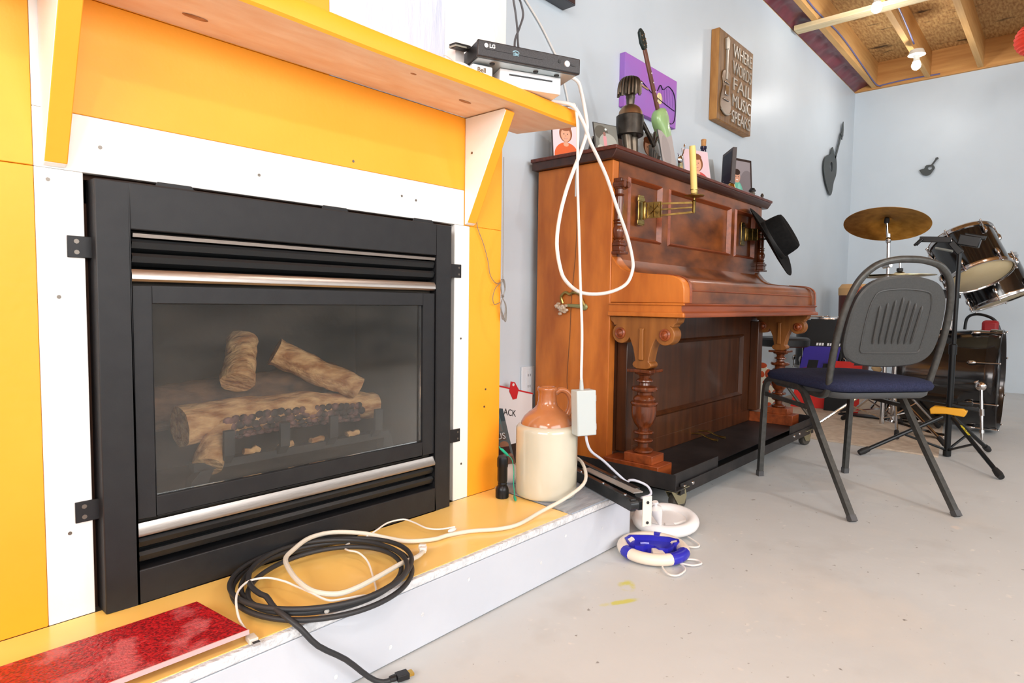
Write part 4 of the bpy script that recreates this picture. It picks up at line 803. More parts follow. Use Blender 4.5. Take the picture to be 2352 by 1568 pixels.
# ================================================================ ON THE PIANO
LZ = 1.2598
FRK = M('dark_frame', (46,30,26), .4); FRG = M('pewter_frame', (96,98,98), .3, .7); ACR = M('clear_edge', (200,204,206), .15)
SKIN = (226,170,140)
def girl(name, bg, hair, shirt, skin=SKIN, extra=()):
    L = [('e',.5,.68,.25,.235,hair),('e',.5,.10,.46,.34,shirt),('r',.5,.44,.075,.07,(206,142,114)),('e',.5,.645,.185,.185,skin),('e',.5,.835,.215,.085,hair),('e',.5,.39,.10,.06,skin),
         ('e',.43,.665,.024,.011,(82,54,46)),('e',.57,.665,.024,.011,(82,54,46)),('e',.5,.615,.018,.02,(208,142,118)),('e',.5,.55,.055,.013,(184,84,84)),('e',.5,.555,.04,.006,(238,216,208))]
    return PRINT(name, bg, L+list(extra))
def photo(label, c, xdir, lean, w, h, print_mat, fr_mat, border=.004, thick=.006, back=None, z=LZ):
    """framed print standing on the lid; xdir along its foot, leaning back by lean"""
    x = Vector(xdir).normalized(); b = Vector((-x.y, x.x, 0)); u = (Vector((0,0,1))*math.cos(lean)+b*math.sin(lean)).normalized(); nrm = x.cross(u)
    p = Vector((c[0],c[1],z+.0005)); t = thing('photo_frame', label, 'photo frame', tuple(p), group='photographs on the piano')
    ctr = p+u*(h/2)-nrm*(thick/2)
    build(MB().obox(ctr, x, nrm, u, w/2, thick/2, h/2), 'frame', fr_mat, t, bevel=.001)
    f = nrm*.0006; q = border
    a_ = p+x*(-w/2+q)+u*q; b_ = p+x*(w/2-q)+u*q; c_ = p+x*(w/2-q)+u*(h-q); d_ = p+x*(-w/2+q)+u*(h-q)
    build(MB().quad(a_+f,b_+f,c_+f,d_+f), 'print', print_mat, t, smooth=False, uv=True)
    if back: build(MB().add([p-nrm*thick+u*(h*.7)-x*.02, p-nrm*thick+u*(h*.7)+x*.02, p-nrm*(thick+.05)+x*.02-Vector((0,0,0)), p-nrm*(thick+.05)-x*.02, p-nrm*(thick+.002)+u*(h*.7)-x*.02, p-nrm*(thick+.002)+u*(h*.7)+x*.02, p-nrm*(thick+.053)+x*.02, p-nrm*(thick+.053)-x*.02], [(0,1,2,3),(7,6,5,4),(0,4,5,1),(1,5,6,2),(2,6,7,3),(3,7,4,0)]), 'easel_back', back, t)
    return t
photo('portrait of a child in a plain orange top at the piano end by the mantel', (1.995,1.50), (.78,-.45,0), .16, .118, .160, girl('portrait_orange', (236,214,220), (150,92,62), (226,104,56)), FRK, .004, .005)
# frame seen from behind and side
t = thing('photo_frame', 'dark easel backed frame seen edge on behind the white cable loop', 'photo frame', (2.19,1.52,LZ), group='photographs on the piano')
build(MB().prism([(2.10,LZ),(2.29,LZ),(2.285,LZ+.004),(2.175,LZ+.128),(2.165,LZ+.128)], XZ, 1.50, 1.506), 'frame', ACR, t)
build(MB().prism([(2.10,LZ),(2.20,LZ),(2.17,LZ+.122)], XZ, 1.492, 1.499), 'easel_back', M('black_card', (34,36,40), .6), t)
build(MB().bar((2.172,1.499,LZ+.128),(2.29,1.499,LZ+.002), .010, .004), 'edge_strip', FRG, t)
grey_pic = PRINT('grey_snapshot', (126,126,120), [('e',.3,.75,.3,.2,(96,92,84)),('e',.55,.45,.4,.3,(168,168,160)),('r',.42,.42,.07,.24,(214,150,156)),('e',.42,.72,.06,.06,(150,110,100)),('e',.75,.35,.18,.12,(196,196,188)),('e',.5,.86,.05,.03,(230,244,240)),('e',.2,.3,.14,.1,(190,190,180))])
photo('silvery snapshot of a pink figure leaning beside the metal guitarist', (2.105,1.375), (.9,-.28,0), .22, .12, .152, grey_pic, FRG, .003, .005)
photo('portrait of a child in a red top behind the pewter edged card', (2.462,1.39), (.92,-.38,0), .18, .125, .195, girl('portrait_red', (196,198,202), (112,62,40), (178,44,52)), ACR, .003, .005)
dk = PRINT('dark_print', (84,66,60), [('e',.5,.5,.35,.3,(120,100,90))])
photo('small dark print in a black edged frame behind the metal guitarist', (2.355,1.43), (.92,-.38,0), .20, .10, .165, dk, FRK, .003, .006)
photo('plain grey card in a dark edged frame leaning before the green guitar', (2.445,1.287), (1,-.1,0), .22, .105, .18, PRINT('grey_card', (168,160,158), [('e',.4,.5,.3,.4,(156,148,146))]), FRG, .002, .005)
photo('portrait of a child in a coral top with a blue badge behind the candle', (2.872,1.36), (.93,-.36,0), .2, .165, .195, girl('portrait_coral', (228,198,206), (132,84,54), (206,84,82), extra=[('e',.55,.22,.10,.05,(110,190,226))]), ACR, .003, .006)
photo('narrow grey portrait mostly hidden behind the coral portrait', (3.115,1.43), (.9,-.42,0), .2, .13, .21, girl('portrait_back', (172,180,184), (150,100,74), (190,76,74)), ACR, .003, .005)
photo('dark framed picture turned sideways with a navy print', (3.095,1.328), (-.77,-.63,0), .03, .17, .214, PRINT('navy_print', (24,26,52), [('r',.5,.75,.5,.3,(36,40,58)),('e',.2,.3,.02,.012,(220,220,220))]), FRK, .014, .02)
boy = PRINT('portrait_boy', (150,142,146), [('e',.85,.3,.4,.5,(128,120,124)),('e',.42,.08,.26,.44,(112,186,164)),('e',.38,.62,.15,.13,(214,160,134)),('e',.39,.735,.145,.07,(56,40,34)),('e',.34,.63,.018,.012,(60,40,34)),('e',.44,.63,.018,.012,(60,40,34)),('e',.39,.56,.05,.012,(240,230,224)),('e',.47,.28,.08,.2,(138,206,186))])
photo('dark brown framed portrait of a child in a mint green shirt', (3.535,1.425), (.95,-.3,0), .08, .215, .275, boy, FRK, .014, .018)

# metal guitarist sculpture holding a green guitar
SC = M('welded_iron', (118,108,96), .35, .85, (70,62,54), 14); SCD = M('dark_welded_iron', (70,64,58), .4, .8, (44,40,36), 20)
gu = thing('metal_guitarist', 'welded scrap metal guitarist figure playing a green guitar on the piano', 'sculpture', (2.23,1.36,LZ))
build(MB().lathe([(.052,LZ+.115),(.055,LZ+.118),(.055,LZ+.192),(.052,LZ+.195),(.047,LZ+.193)], (2.225,1.36,0), n=28), 'torso', SCD, gu, angle=40)
build(MB().lathe([(.050,LZ+.190),(.046,LZ+.212),(.036,LZ+.228),(.024,LZ+.237),(.012,LZ+.240)], (2.228,1.36,0), n=24), 'shoulder_dome', M('copper_scrap', (150,118,88), .35, .85), gu, angle=60)
build(MB().lathe([(.016,LZ+.235),(.017,LZ+.262),(.019,LZ+.266),(.018,LZ+.285)], (2.225,1.36,0), n=16), 'neck', SC, gu)
hd_ = build(MB().ell((2.218,1.36,LZ+.307), (.040,.036,.036), 18, 12), 'head', SC, gu, angle=60)
mb = MB()
for k in range(13):
    a = PI*.35+k*(PI*1.15/12); x_ = 2.216+.038*math.cos(a); y_ = 1.36-.034*math.sin(a)*.4+.02*math.sin(a*3)
    mb.tube(spline([(2.216,1.358,LZ+.346),(2.216+.03*math.cos(a),1.358-.032*math.sin(a),LZ+.335),(2.214+.043*math.cos(a),1.358-.042*math.sin(a),LZ+.31),(2.212+.045*math.cos(a),1.358-.043*math.sin(a),LZ+.262+.02*random.random())], 4), .0055, 6)
build(mb, 'nail_hair', SC, hd_)
build(MB().bar((2.245,1.335,LZ+.323),(2.285,1.315,LZ+.305), .006, .006).ell((2.252,1.33,LZ+.327), (.007,.007,.007), 8, 6), 'nose_bolt', CHROME, hd_)
for s_ in (-1,1): build(MB().tube([(2.225+s_*.022,1.36,LZ+.118),(2.225+s_*.02,1.352,LZ+.06),(2.228+s_*.022,1.35,LZ+.002)], [.022,.018,.017], 14), 'leg', SC, gu)
build(MB().tube([(2.25,1.315,LZ+.165),(2.28,1.30,LZ+.115),(2.315,1.30,LZ+.085)], .009, 10).tube([(2.315,1.30,LZ+.085),(2.36,1.31,LZ+.13)], .006, 8), 'arm', SCD, gu)
build(MB().tube([(2.28,1.345,LZ+.20),(2.30,1.325,LZ+.15),(2.33,1.315,LZ+.10),(2.375,1.33,LZ+.155)], .007, 10), 'arm', SC, gu)
mb = MB()
for k in range(9): mb.tube([(2.30+.006*k,1.305+.002*(k%3),LZ+.01),(2.285+.010*k,1.30+.004*(k%2),LZ+.085-.004*k)], .0055, 6)
build(mb, 'bolt_cluster', SCD, gu)
build(MB().box(2.17,2.30,1.315,1.40,LZ,LZ+.006), 'base_plate', SCD, gu)
GRN = M('green_guitar_paint', (130,170,116), .3, 0, (160,190,130), 5, (1,1,.6), coat=.4); NECK = M('rosewood_neck', (108,66,52), .4, 0, (88,52,42), 10)
def P3(px): return Vector(px)
ga = Vector((2.30,1.345,1.735)); gb = Vector((2.425,1.345,1.515)); gd = (gb-ga).normalized(); gs = Vector((gd.z*-1,0,gd.x)); gs.normalize(); gy = Vector((0,1,0))
build(MB().bar(ga, gb+gd*.02, .010, .024, gs), 'neck', NECK, gu, bevel=.003)
for k in range(4):
    q = ga.lerp(gb, .38+.15*k)
    build(MB().lathe([(0,.0015),(.003,.001),(.003,0)], q-gy*.005+gs*.006, (0,-1,0), 8), 'fret_marker', WHITEINK, gu)
hs = build(MB().prism([(-.012,0),(.014,0),(.020,-.02),(.016,-.065),(0,-.082),(-.018,-.07),(-.024,-.03)], lambda a, b, t: ga+gd*b+gs*a+gy*t, -.006, .006), 'headstock', M('dark_headstock', (46,56,54), .3, .4), gu, bevel=.002)
for k in range(3):
    for s_ in (-1,1): build(MB().lathe([(0,.004),(.004,.003),(.004,0)], ga+gd*(-.018-.018*k)+gs*(.010*s_)-gy*.006, (0,-1,0), 8), 'tuning_peg', CHROME, hs)
bp = [(0,-.012),(.03,-.006),(.043,.02),(.037,.055),(.030,.075),(.034,.10),(.020,.145),(.006,.17),(-.012,.165),(-.030,.12),(-.036,.085),(-.045,.055),(-.048,.02),(-.03,-.006)]
sm = [(v.x, v.y) for v in spline([(a,b,0) for a, b in bp], 4, True)]
mb = MB(); n = len(sm); vs = []
for t, s_ in ((-.026,.75),(-.020,.95),(-.008,1.0),(.008,1.0),(.016,.93)): vs += [gb+gd*(.07+(b-.07)*s_+.0)+gs*(a*s_)+gy*t for a, b in sm]
mb.add(vs, [(i*n+k, i*n+(k+1)%n, (i+1)*n+(k+1)%n, (i+1)*n+k) for i in range(4) for k in range(n)]+[tuple(range(n)), tuple(4*n+k for k in range(n))])
build(mb, 'guitar_body', GRN, gu, angle=55)
build(MB().bar(gb+gd*.155-gy*.012, gb+gd*.19-gy*.012, .008, .006).bar(gb+gd*.15, Vector((2.52,1.36,LZ+.004)), .008, .008), 'tail_bracket', SCD, gu)
# small things on the lid
an = thing('spoon_animal', 'tiny silver wire animal figurine right of the grey card', 'figurine', (2.73,1.39,LZ))
build(MB().ell((2.725,1.39,LZ+.115), (.022,.012,.020), 12, 8).tube([(2.74,1.39,LZ+.135),(2.752,1.39,LZ+.150),(2.757,1.39,LZ+.168)], [.003,.003,.003], 8).ell((2.762,1.39,LZ+.180), (.007,.004,.016), 8, 6).tube([(2.715,1.39,LZ+.128),(2.70,1.39,LZ+.14)], [.005,.002], 8), 'spoon_body', CHROME, an)
build(MB().tube([(2.728,1.39,LZ+.10),(2.726,1.39,LZ+.05),(2.73,1.39,LZ)], [.012,.012,.016], 10), 'figure_stem', M('teal_gold_enamel', (104,126,120), .4, .3, (196,160,84), 30), an)
cbk = thing('corked_bottle', 'dark bottle with a tall cork behind the coral portrait', 'bottle', (3.20,1.5,LZ))
build(MB().lathe([(0,0),(.032,0),(.034,.01),(.034,.17),(.028,.20),(.0145,.225),(.0145,.27),(.017,.272),(.017,.283),(.012,.285)], (3.20,1.5,LZ), n=20), 'bottle', M('dark_blue_glass', (30,28,56), .12), cbk)
build(MB().lathe([(.011,.28),(.0125,.285),(.0135,.318),(.012,.320)], (3.20,1.5,LZ), n=16), 'cork', M('cork', (206,150,92), .8, 0, (180,124,70), 40), cbk)
bell = thing('brass_bell', 'tiny brass bell standing before the navy print frame', 'bell', (3.04,1.275,LZ))
build(MB().lathe([(.030,.0),(.029,.006),(.020,.022),(.016,.034),(.010,.040),(.004,.042)], (3.04,1.275,LZ), n=20), 'dome', GOLD, bell)
build(MB().lathe([(.004,.040),(.007,.048),(.004,.056),(.002,.066)], (3.04,1.275,LZ), n=12), 'bell_handle', CHROME, bell)
fg = thing('dark_figurine', 'tiny dark capped figurine right of the mint shirt portrait', 'figurine', (3.60,1.40,LZ))
fg.location = (3.405,1.31,LZ); ORG[fg.name] = tuple(fg.location)
build(MB().lathe([(.014,0),(.012,.03),(.016,.045),(.010,.055)], (3.405,1.31,LZ), n=12), 'body', M('mottled_grey', (120,112,100), .6, 0, (60,56,50), 60), fg)
build(MB().lathe([(.018,.055),(.019,.060),(.012,.072),(0,.075)], (3.405,1.31,LZ), n=12), 'cap', BLACK_PLASTIC, fg)
tr_ = thing('silver_trinket', 'tiny silver trinket at the far end of the piano lid', 'trinket', (3.42,1.26,LZ))
build(MB().lathe([(.012,0),(.010,.012),(.006,.020),(.009,.03),(.004,.04),(0,.041)], (3.415,1.26,LZ), n=10), 'trinket', SC, tr_)

# ================================================================ WALL ART
cv = thing('purple_canvas', 'purple canvas painting of a guitar outline on the white wall', 'painting', (2.81,1.61,1.62))
purp = M('purple_paint', (158,112,200), .6, 0, (176,96,190), 2.2, lo=.4, hi=.62)
build(MB().box(2.556,3.065,1.595,1.6248,1.621,1.866), 'canvas', purp, cv, bevel=.002)
KINK = M('black_paint', (48,44,62), .6); yc = 1.5935
out = [(2.86,1.765),(2.885,1.80),(2.91,1.785),(2.935,1.795),(2.97,1.815),(3.02,1.80),(3.045,1.765),(3.052,1.71),(3.04,1.655),(3.005,1.635),(2.96,1.645)]
build(MB().tube(spline([(a, yc, b) for a, b in out], 6), [.0045]*61, 6, flat=.4), 'painted_outline', KINK, cv)
build(MB().tube(spline([(2.70,yc,1.772),(2.80,yc,1.742),(2.92,yc,1.722),(3.04,yc,1.708)], 4), .004, 6, flat=.4), 'painted_outline', KINK, cv)
for k in range(9): build(MB().bar((2.885+.017*k, yc+.0006, 1.80), (2.885+.017*k, yc+.0006, 1.72), .0016, .001, (0,1,0)), 'painted_string', M('violet_line', (120,84,160), .6), cv)
build(MB().lathe([(0,.0008),(.028,.0008)], (2.885,1.5948,1.735), (0,-1,0), 20, caps=False), 'painted_soundhole', M('cream_yellow_paint', (236,222,160), .6), cv)

sg = thing('wooden_sign', 'brown wooden music sign with raised silver letters and guitar', 'sign', (3.78,1.6,1.78))
SGW = M('stained_sign_wood', (138,102,62), .55, 0, (110,78,46), 8, (4,4,.8)); SGE = M('sign_edge_wood', (184,132,72), .55, 0, (160,108,56), 8, (4,4,.8))
so = build(MB().box(3.520,4.030,1.575,1.6248,1.776,2.288), 'board', [SGW, SGE], sg, bevel=.004)
for p in so.data.polygons:
    if p.normal.x < -.5 or p.normal.z < -.5: p.material_index = 1
LET = M('silver_letter', (172,164,152), .38, .3)
for wd, zz_ in (('WHERE',2.182),('WORDS',2.086),('FAIL',1.991),('MUSIC',1.895),('SPEAKS',1.80)):
    text(wd, 'lettering', .104, (3.715,1.5745,zz_), (1,0,0), (0,0,1), LET, sg, .006, fit=.285)
gx = 3.625
gm = spline([(-.0,.30,0),(.05,.285,0),(.06,.25,0),(.045,.215,0),(.055,.18,0),(.075,.13,0),(.07,.075,0),(.035,.045,0),(0,.04,0),(-.035,.045,0),(-.07,.075,0),(-.075,.13,0),(-.055,.18,0),(-.045,.215,0),(-.06,.25,0),(-.05,.285,0)], 3, True)
build(MB().prism([(gx+v.x, 1.776+v.y) for v in gm], XZ, 1.568, 1.5755), 'guitar_relief', M('bronze_relief', (124,104,84), .35, .6), sg, bevel=.003)
build(MB().box(gx-.009,gx+.009,1.564,1.5755,2.02,2.20).prism([(gx-.018,2.19),(gx+.018,2.19),(gx+.024,2.25),(gx,2.265),(gx-.024,2.25)], XZ, 1.564, 1.5755), 'guitar_neck', LET, sg, bevel=.002)
build(MB().box(gx-.02,gx+.02,1.562,1.5685,1.93,1.985).box(gx-.035,gx+.035,1.562,1.5685,1.90,1.908).box(gx-.03,gx+.03,1.562,1.5685,2.0,2.008), 'guitar_hardware', CHROME, sg, bevel=.002)
build(MB().tube([(gx-.07+.14*k/8, 1.5665, 1.84-.02*math.sin(PI*k/8)) for k in range(9)], .004, 6), 'guitar_edge', LET, sg)

# black metal guitar on the wall
DG = M('dark_grey_metal', (62,68,68), .5)
bg_ = thing('metal_guitar_cutout', 'large dark metal guitar cutout hung near the room corner', 'wall art', (5.95,1.61,1.66))
body = [(5.955,2.085),(5.99,2.06),(6.01,2.03),(6.055,2.03),(6.09,1.985),(6.105,1.93),(6.09,1.86),(6.035,1.80),(6.01,1.74),(5.985,1.69),(5.935,1.665),(5.875,1.70),(5.80,1.755),(5.745,1.82),(5.722,1.88),(5.74,1.94),(5.80,1.985),(5.87,2.0),(5.91,2.02),(5.925,2.06)]
sm = [(v.x, v.y) for v in spline([(a,b,0) for a, b in body], 3, True)]
hole = [(5.943+.038*math.cos(2*PI*k/24), 1.912+.042*math.sin(2*PI*k/24)) for k in range(24)]
def plate_with_hole(outer, hole, y0, y1, fn):
    c = (sum(a for a, b in hole)/len(hole), sum(b for a, b in hole)/len(hole)); N = 72; O = []; I = []
    for k in range(N):
        a = 2*PI*k/N; d = (math.cos(a), math.sin(a)); best = 0; bi = 0
        for lst, w in ((outer,0),(hole,1)):
            m = 0
            for i in range(len(lst)):
                (x1,z1),(x2,z2) = lst[i], lst[(i+1) % len(lst)]; ex, ez = x2-x1, z2-z1; den = d[0]*ez-d[1]*ex
                if abs(den) < 1e-12: continue
                t = ((x1-c[0])*ez-(z1-c[1])*ex)/den; u = ((x1-c[0])*d[1]-(z1-c[1])*d[0])/den
                if t > 0 and -1e-9 <= u <= 1+1e-9: m = max(m, t)
            (O if w == 0 else I).append((c[0]+d[0]*m, c[1]+d[1]*m))
    vs = [fn(a,b,y0) for a,b in O]+[fn(a,b,y0) for a,b in I]+[fn(a,b,y1) for a,b in O]+[fn(a,b,y1) for a,b in I]; fs = []
    for k in range(N):
        j = (k+1) % N; fs += [(k,j,N+j,N+k),(2*N+k,3*N+k,3*N+j,2*N+j),(k,2*N+k,2*N+j,j),(N+k,N+j,3*N+j,3*N+k)]
    return MB().add(vs, fs)
build(plate_with_hole(sm, hole, 1.605, 1.611, XZ), 'guitar_body', DG, bg_)
build(MB().prism([(6.03,2.01),(6.065,2.0),(6.215,2.225),(6.19,2.245)], XZ, 1.605, 1.611), 'neck', DG, bg_)
build(MB().prism([(6.175,2.235),(6.215,2.21),(6.235,2.20),(6.245,2.225),(6.265,2.24),(6.268,2.30),(6.255,2.365),(6.225,2.33),(6.215,2.27)], XZ, 1.605, 1.611), 'headstock', DG, bg_)
build(MB().lathe([(.006,0),(.006,.014)], (5.90,1.611,1.98), (0,1,0), 8).lathe([(.006,0),(.006,.014)], (5.92,1.611,1.76), (0,1,0), 8), 'standoff', DG, bg_)
sgm = thing('small_metal_guitar', 'small dark metal guitar ornament high on the back wall', 'wall art', (6.67,1.0,1.88))
o2 = spline([(.985,1.97,0),(1.02,1.968,0),(1.033,1.945,0),(1.045,1.933,0),(1.07,1.935,0),(1.055,1.905,0),(1.035,1.885,0),(1.01,1.878,0),(.985,1.888,0),(.968,1.915,0),(.955,1.94,0),(.965,1.962,0)], 3, True)
hole = [(.99+.016*math.cos(2*PI*k/18), 1.942+.016*math.sin(2*PI*k/18)) for k in range(18)]
build(plate_with_hole([(v.x, v.y) for v in o2], hole, 6.662, 6.672, YZ), 'guitar_body', DG, sgm)
build(MB().prism([(.985,1.967),(.972,1.962),(.945,2.005),(.930,2.018),(.936,2.030),(.952,2.026),(.956,2.012)], YZ, 6.663, 6.671), 'neck', DG, sgm)
build(MB().lathe([(.004,0),(.004,.019)], (6.671,1.0,1.90), (1,0,0), 8), 'standoff', DG, sgm)
tv = thing('wall_shelf_box', 'dark box mounted high on the wall above the piano', 'box', (1.95,1.6,1.87))
TVB = M('dark_slate_box', (62,62,68), .4)
build(MB().box(1.50,2.115,1.56,1.6248,1.905,2.30), 'case', TVB, tv, bevel=.003)
build(MB().box(1.505,2.11,1.5585,1.5605,1.91,2.295), 'front_panel', M('brown_tint_front', (70,54,54), .3), tv)
# wall socket
ol = thing('wall_outlet', 'white double wall socket behind the carton beside the piano', 'socket', (1.92,1.62,.33))
OLM = M('white_socket_plastic', (224,230,236), .35)
build(MB().box(1.880,1.960,1.617,1.6248,.325,.445), 'cover_plate', OLM, ol, bevel=.003)
build(MB().box(1.905,1.937,1.6145,1.6172,.34,.43), 'socket_insert', OLM, ol, bevel=.002)
for z_ in (.360,.405):
    for dx in (-.007,.006): build(MB().box(1.921+dx,1.9235+dx,1.6138,1.6147,z_,z_+.010), 'socket_slot', SLOT, ol)

# ================================================================ CEILING FITTINGS
st = thing('nailer_strip', 'pale wooden strip nailed across the ceiling joists', 'strip', (4.88,0,2.70))
build(MB().box(4.835,4.925,-3.0,1.60,2.7005,2.7345), 'strip', M('pale_primed_strip', (226,206,168), .7, 0, (206,184,140), 5, (9,.7,9)), st, bevel=.002)
WARM = (1.0, .98, .95)
def bulb(x, y, ztop, label, drop, power):
    t = thing('ceiling_lamp', label, 'lamp', (x, y, ztop), group='bare bulb lamp holders')
    build(MB().lathe([(.018,0),(.045,-.004),(.055,-.03),(.060,-.04),(.045,-.045),(.020,-.046)] if drop else [(.03,0),(.05,-.008),(.05,-.02),(.022,-.03)], (x,y,ztop), n=24), 'lampholder', M('white_porcelain', (226,226,220), .3), t, angle=40)
    z0 = ztop-(.046 if drop else .03)
    build(MB().lathe([(.020,0),(.020,-.03),(.026,-.045)], (x,y,z0), n=18), 'bulb_base', M('white_bulb_base', (220,220,216), .4), t)
    g = build(MB().ell((x,y,z0-.072), (.032,.032,.034), 18, 12), 'bulb', M('lit_bulb', (255,246,232), .5, emit=9), t)
    d = bpy.data.lights.new('lamp_light', 'POINT'); d.energy = power; d.color = WARM; d.shadow_soft_size = .05
    l = bpy.data.objects.new('lamp_light', d); COL.objects.link(l); l.parent = t; l.location = (0,0,z0-.072-ztop-.05); return t
bulb(4.66, 1.03, 2.7345, 'lit bare bulb beside the pale ceiling strip', False, 5)
bulb(5.72, .975, 2.675, 'lit bulb in a white dish lampholder nearer the back wall', True, 7)
bulb(2.2, -.9, 2.69, 'added unseen bulb lampholder over the middle of the room', True, 24)  # unseen lamp added to brighten floor and hearth from above
bulb(-.6, -.9, 2.69, 'added unseen bulb lampholder over the fireplace end of the room', True, 34)  # unseen lamp added to lift the light at the upper left
BLUEW = M('blue_cable_jacket', (104,104,150), .5)
def sag(pts, label, g='blue house wiring'):
    return tag(build(MB().tube(spline(pts, 6), .006, 7), 'ceiling_cable', BLUEW), label, 'cable', g)
sag([(2.6,1.432,2.75),(4.0,1.433,2.80),(4.7,1.434,2.77),(5.4,1.433,2.80),(6.1,1.432,2.765),(6.55,1.43,2.74),(6.64,1.40,2.735)], 'blue cable stapled along the joist nearest the wall')
sag([(2.6,1.008,2.80),(4.6,1.006,2.78),(5.1,1.004,2.80),(5.5,1.0,2.76),(5.68,.99,2.71)], 'blue cable running to the dish lampholder')
sag([(6.645,1.42,2.742),(6.64,1.2,2.75),(6.64,.95,2.742)], 'blue cable along the foot of the rim board')
ln = thing('red_paper_lantern', 'red pleated paper lantern hanging at the right edge', 'lantern', (5.5,.265,2.40))
mb = MB(); prof = [(.11*math.sin(PI*(.06+.88*k/24))*(1+.04*(1 if k % 2 else -1)), .11*math.cos(PI*(.06+.88*k/24))) for k in range(25)]
build(mb.lathe(prof, (5.5,.265,2.50), n=28, caps=False), 'paper_globe', M('red_paper', (226,62,40), .7), ln, angle=10)
build(MB().tube([(5.5,.265,2.605),(5.5,.265,2.735)], .002, 6), 'hanging_cord', BLK, ln)
# ================================================================ CHAIR
fwd = Vector((.632,.775,0)).normalized(); side = Vector((fwd.y,-fwd.x,0))
CO = Vector((2.393,.3725,0))+fwd*.27
ch = thing('banquet_chair', 'grey metal stacking chair with navy seat and ribbed plastic back', 'chair', tuple(CO), rotz=math.atan2(side.y, side.x))
GMET = M('grey_hammered_metal', (84,84,82), .38, .5, (72,72,70), 60); GPL = M('grey_shell_plastic', (66,67,67), .5, 0, (60,61,61), 200, bump=.08, bscale=300)
NAVY = M('navy_fabric', (36,39,62), .95, 0, (46,50,74), 220, (1,1,1), 2, bump=.15, bscale=260, spec=.2)
sq = lambda path, r=.0135: MB().tube(path, r, 4, rot=PI/4)
for s_ in (-1,1):
    x = s_*.195
    for pth in ([(x,.281,.004),(x,.268,.30),(x,.266,.345),(x,.262,.375),(x,.250,.398),(x,.232,.409),(x,.20,.412)], [(x,-.272,.004),(x,-.13,.195),(x,-.03,.335),(x,-.005,.368),(x,.012,.388),(x,.036,.402),(x,.07,.407)]):
        lgm = build(sq(pth), 'leg', GMET, ch, angle=50, local=True)
        f = pth[0]; g = Vector(pth[1])-Vector(f); g.normalize(); build(MB().tube([Vector(f)-g*.003, Vector(f)+g*.018], .0155, 4, rot=PI/4), 'foot_cap', M('grey_foot_cap', (78,78,80), .6), lgm, local=True)
    build(sq([(x,.20,.412),(x,.07,.407)]), 'seat_rail', GMET, ch, local=True)
    build(sq([(x,.265,.345),(x,-.025,.335)], .010), 'side_stretcher', GMET, ch, local=True)
y0, an_ = -.128, math.radians(15)
BPt = lambda a, z, off=0: Vector((a, y0-(z-.45)*math.tan(an_)-off*math.cos(an_), z-off*math.sin(an_)))
loop = [(-.165,.06,.392),(-.178,-.02,.388),(-.187,-.085,.390)]
lp1 = [BPt(-.192,.415), BPt(-.199,.47), BPt(-.204,.56), BPt(-.202,.65), BPt(-.190,.73), BPt(-.165,.795), BPt(-.12,.838), BPt(-.06,.856), BPt(0,.860)]
full = [Vector(p) for p in loop]+lp1+[Vector((-p.x,p.y,p.z)) for p in lp1[-2::-1]]+[Vector((-p[0],p[1],p[2])) for p in loop[::-1]]
build(MB().tube(spline(full, 5), .0118, 10, flat=1.0), 'back_loop', GMET, ch, angle=60, local=True)
shp = [(0,.496),(.07,.499),(.12,.508),(.158,.530),(.176,.565),(.180,.62),(.176,.69),(.160,.745),(.125,.782),(.07,.800),(0,.806)]
outl = shp+[(-a,b) for a, b in shp[-2:0:-1]]; outl = [(v.x, v.y) for v in spline([(a,b,0) for a, b in outl], 4, True)]
def shell_ring(sc, off): return [BPt(a*sc, .65+(b-.65)*sc, off) for a, b in outl]
n = len(outl); vs = shell_ring(.97,-.016)+shell_ring(1.0,-.008)+shell_ring(1.0,.004)+shell_ring(.97,.009)
bk_ = build(MB().add(vs, [(i*n+k, i*n+(k+1)%n, (i+1)*n+(k+1)%n, (i+1)*n+k) for i in range(3) for k in range(n)]+[tuple(range(n)), tuple(3*n+k for k in range(n))]), 'back_shell', GPL, ch, angle=40, local=True)
rr = [(-.116,.575),(-.112,.556),(-.096,.548),(0,.547),(.096,.548),(.112,.556),(.116,.575),(.118,.68),(.108,.735),(.085,.757),(0,.765),(-.085,.757),(-.108,.735),(-.118,.68)]
build(MB().tube([BPt(a,b,.009) for a, b in [(v.x,v.y) for v in spline([(a,b,0) for a, b in rr], 3, True)]], .0035, 6, True), 'embossed_ring', GPL, bk_, local=True)
for k in range(7):
    a = -.078+.026*k; t_ = .738-.012*abs(k-3)*.8
    build(MB().tube([BPt(a*.93,.578,.0085), BPt(a*.94,.586,.0105), BPt(a*.95,.60,.011), BPt(a,t_-.02,.011), BPt(a*1.01,t_-.006,.0105), BPt(a*1.01,t_,.0085)], [.002,.0045,.0055,.0055,.0045,.002], 8), 'rib', GPL, bk_, local=True)
build(MB().add([BPt(.105-.21*k/12 if False else -.10+.2*k/12, .552, .0) for k in range(13)]+[BPt(-.10+.2*k/12, .496-.004, -.02) for k in range(13)], [(k,k+1,13+k+1,13+k) for k in range(12)]), 'lower_lip', GPL, bk_, local=True)
def rrect(w, y0_, y1_, r, z, n=6):
    pts = []
    for cx, cy, a0 in ((w-r,y1_-r,0),(-w+r,y1_-r,PI/2),(-w+r,y0_+r,PI),(w-r,y0_+r,1.5*PI)):
        for k in range(n+1): a = a0+PI/2*k/n; pts.append((cx+r*math.cos(a), cy+r*math.sin(a), z))
    return pts
L_ = [rrect(.19,-.16,.262,.06,.408), rrect(.207,-.177,.279,.075,.415), rrect(.212,-.182,.284,.08,.428), rrect(.206,-.176,.278,.08,.442), rrect(.185,-.155,.257,.08,.450), rrect(.10,-.08,.17,.06,.456)]
n = len(L_[0]); vs = sum(L_, [])
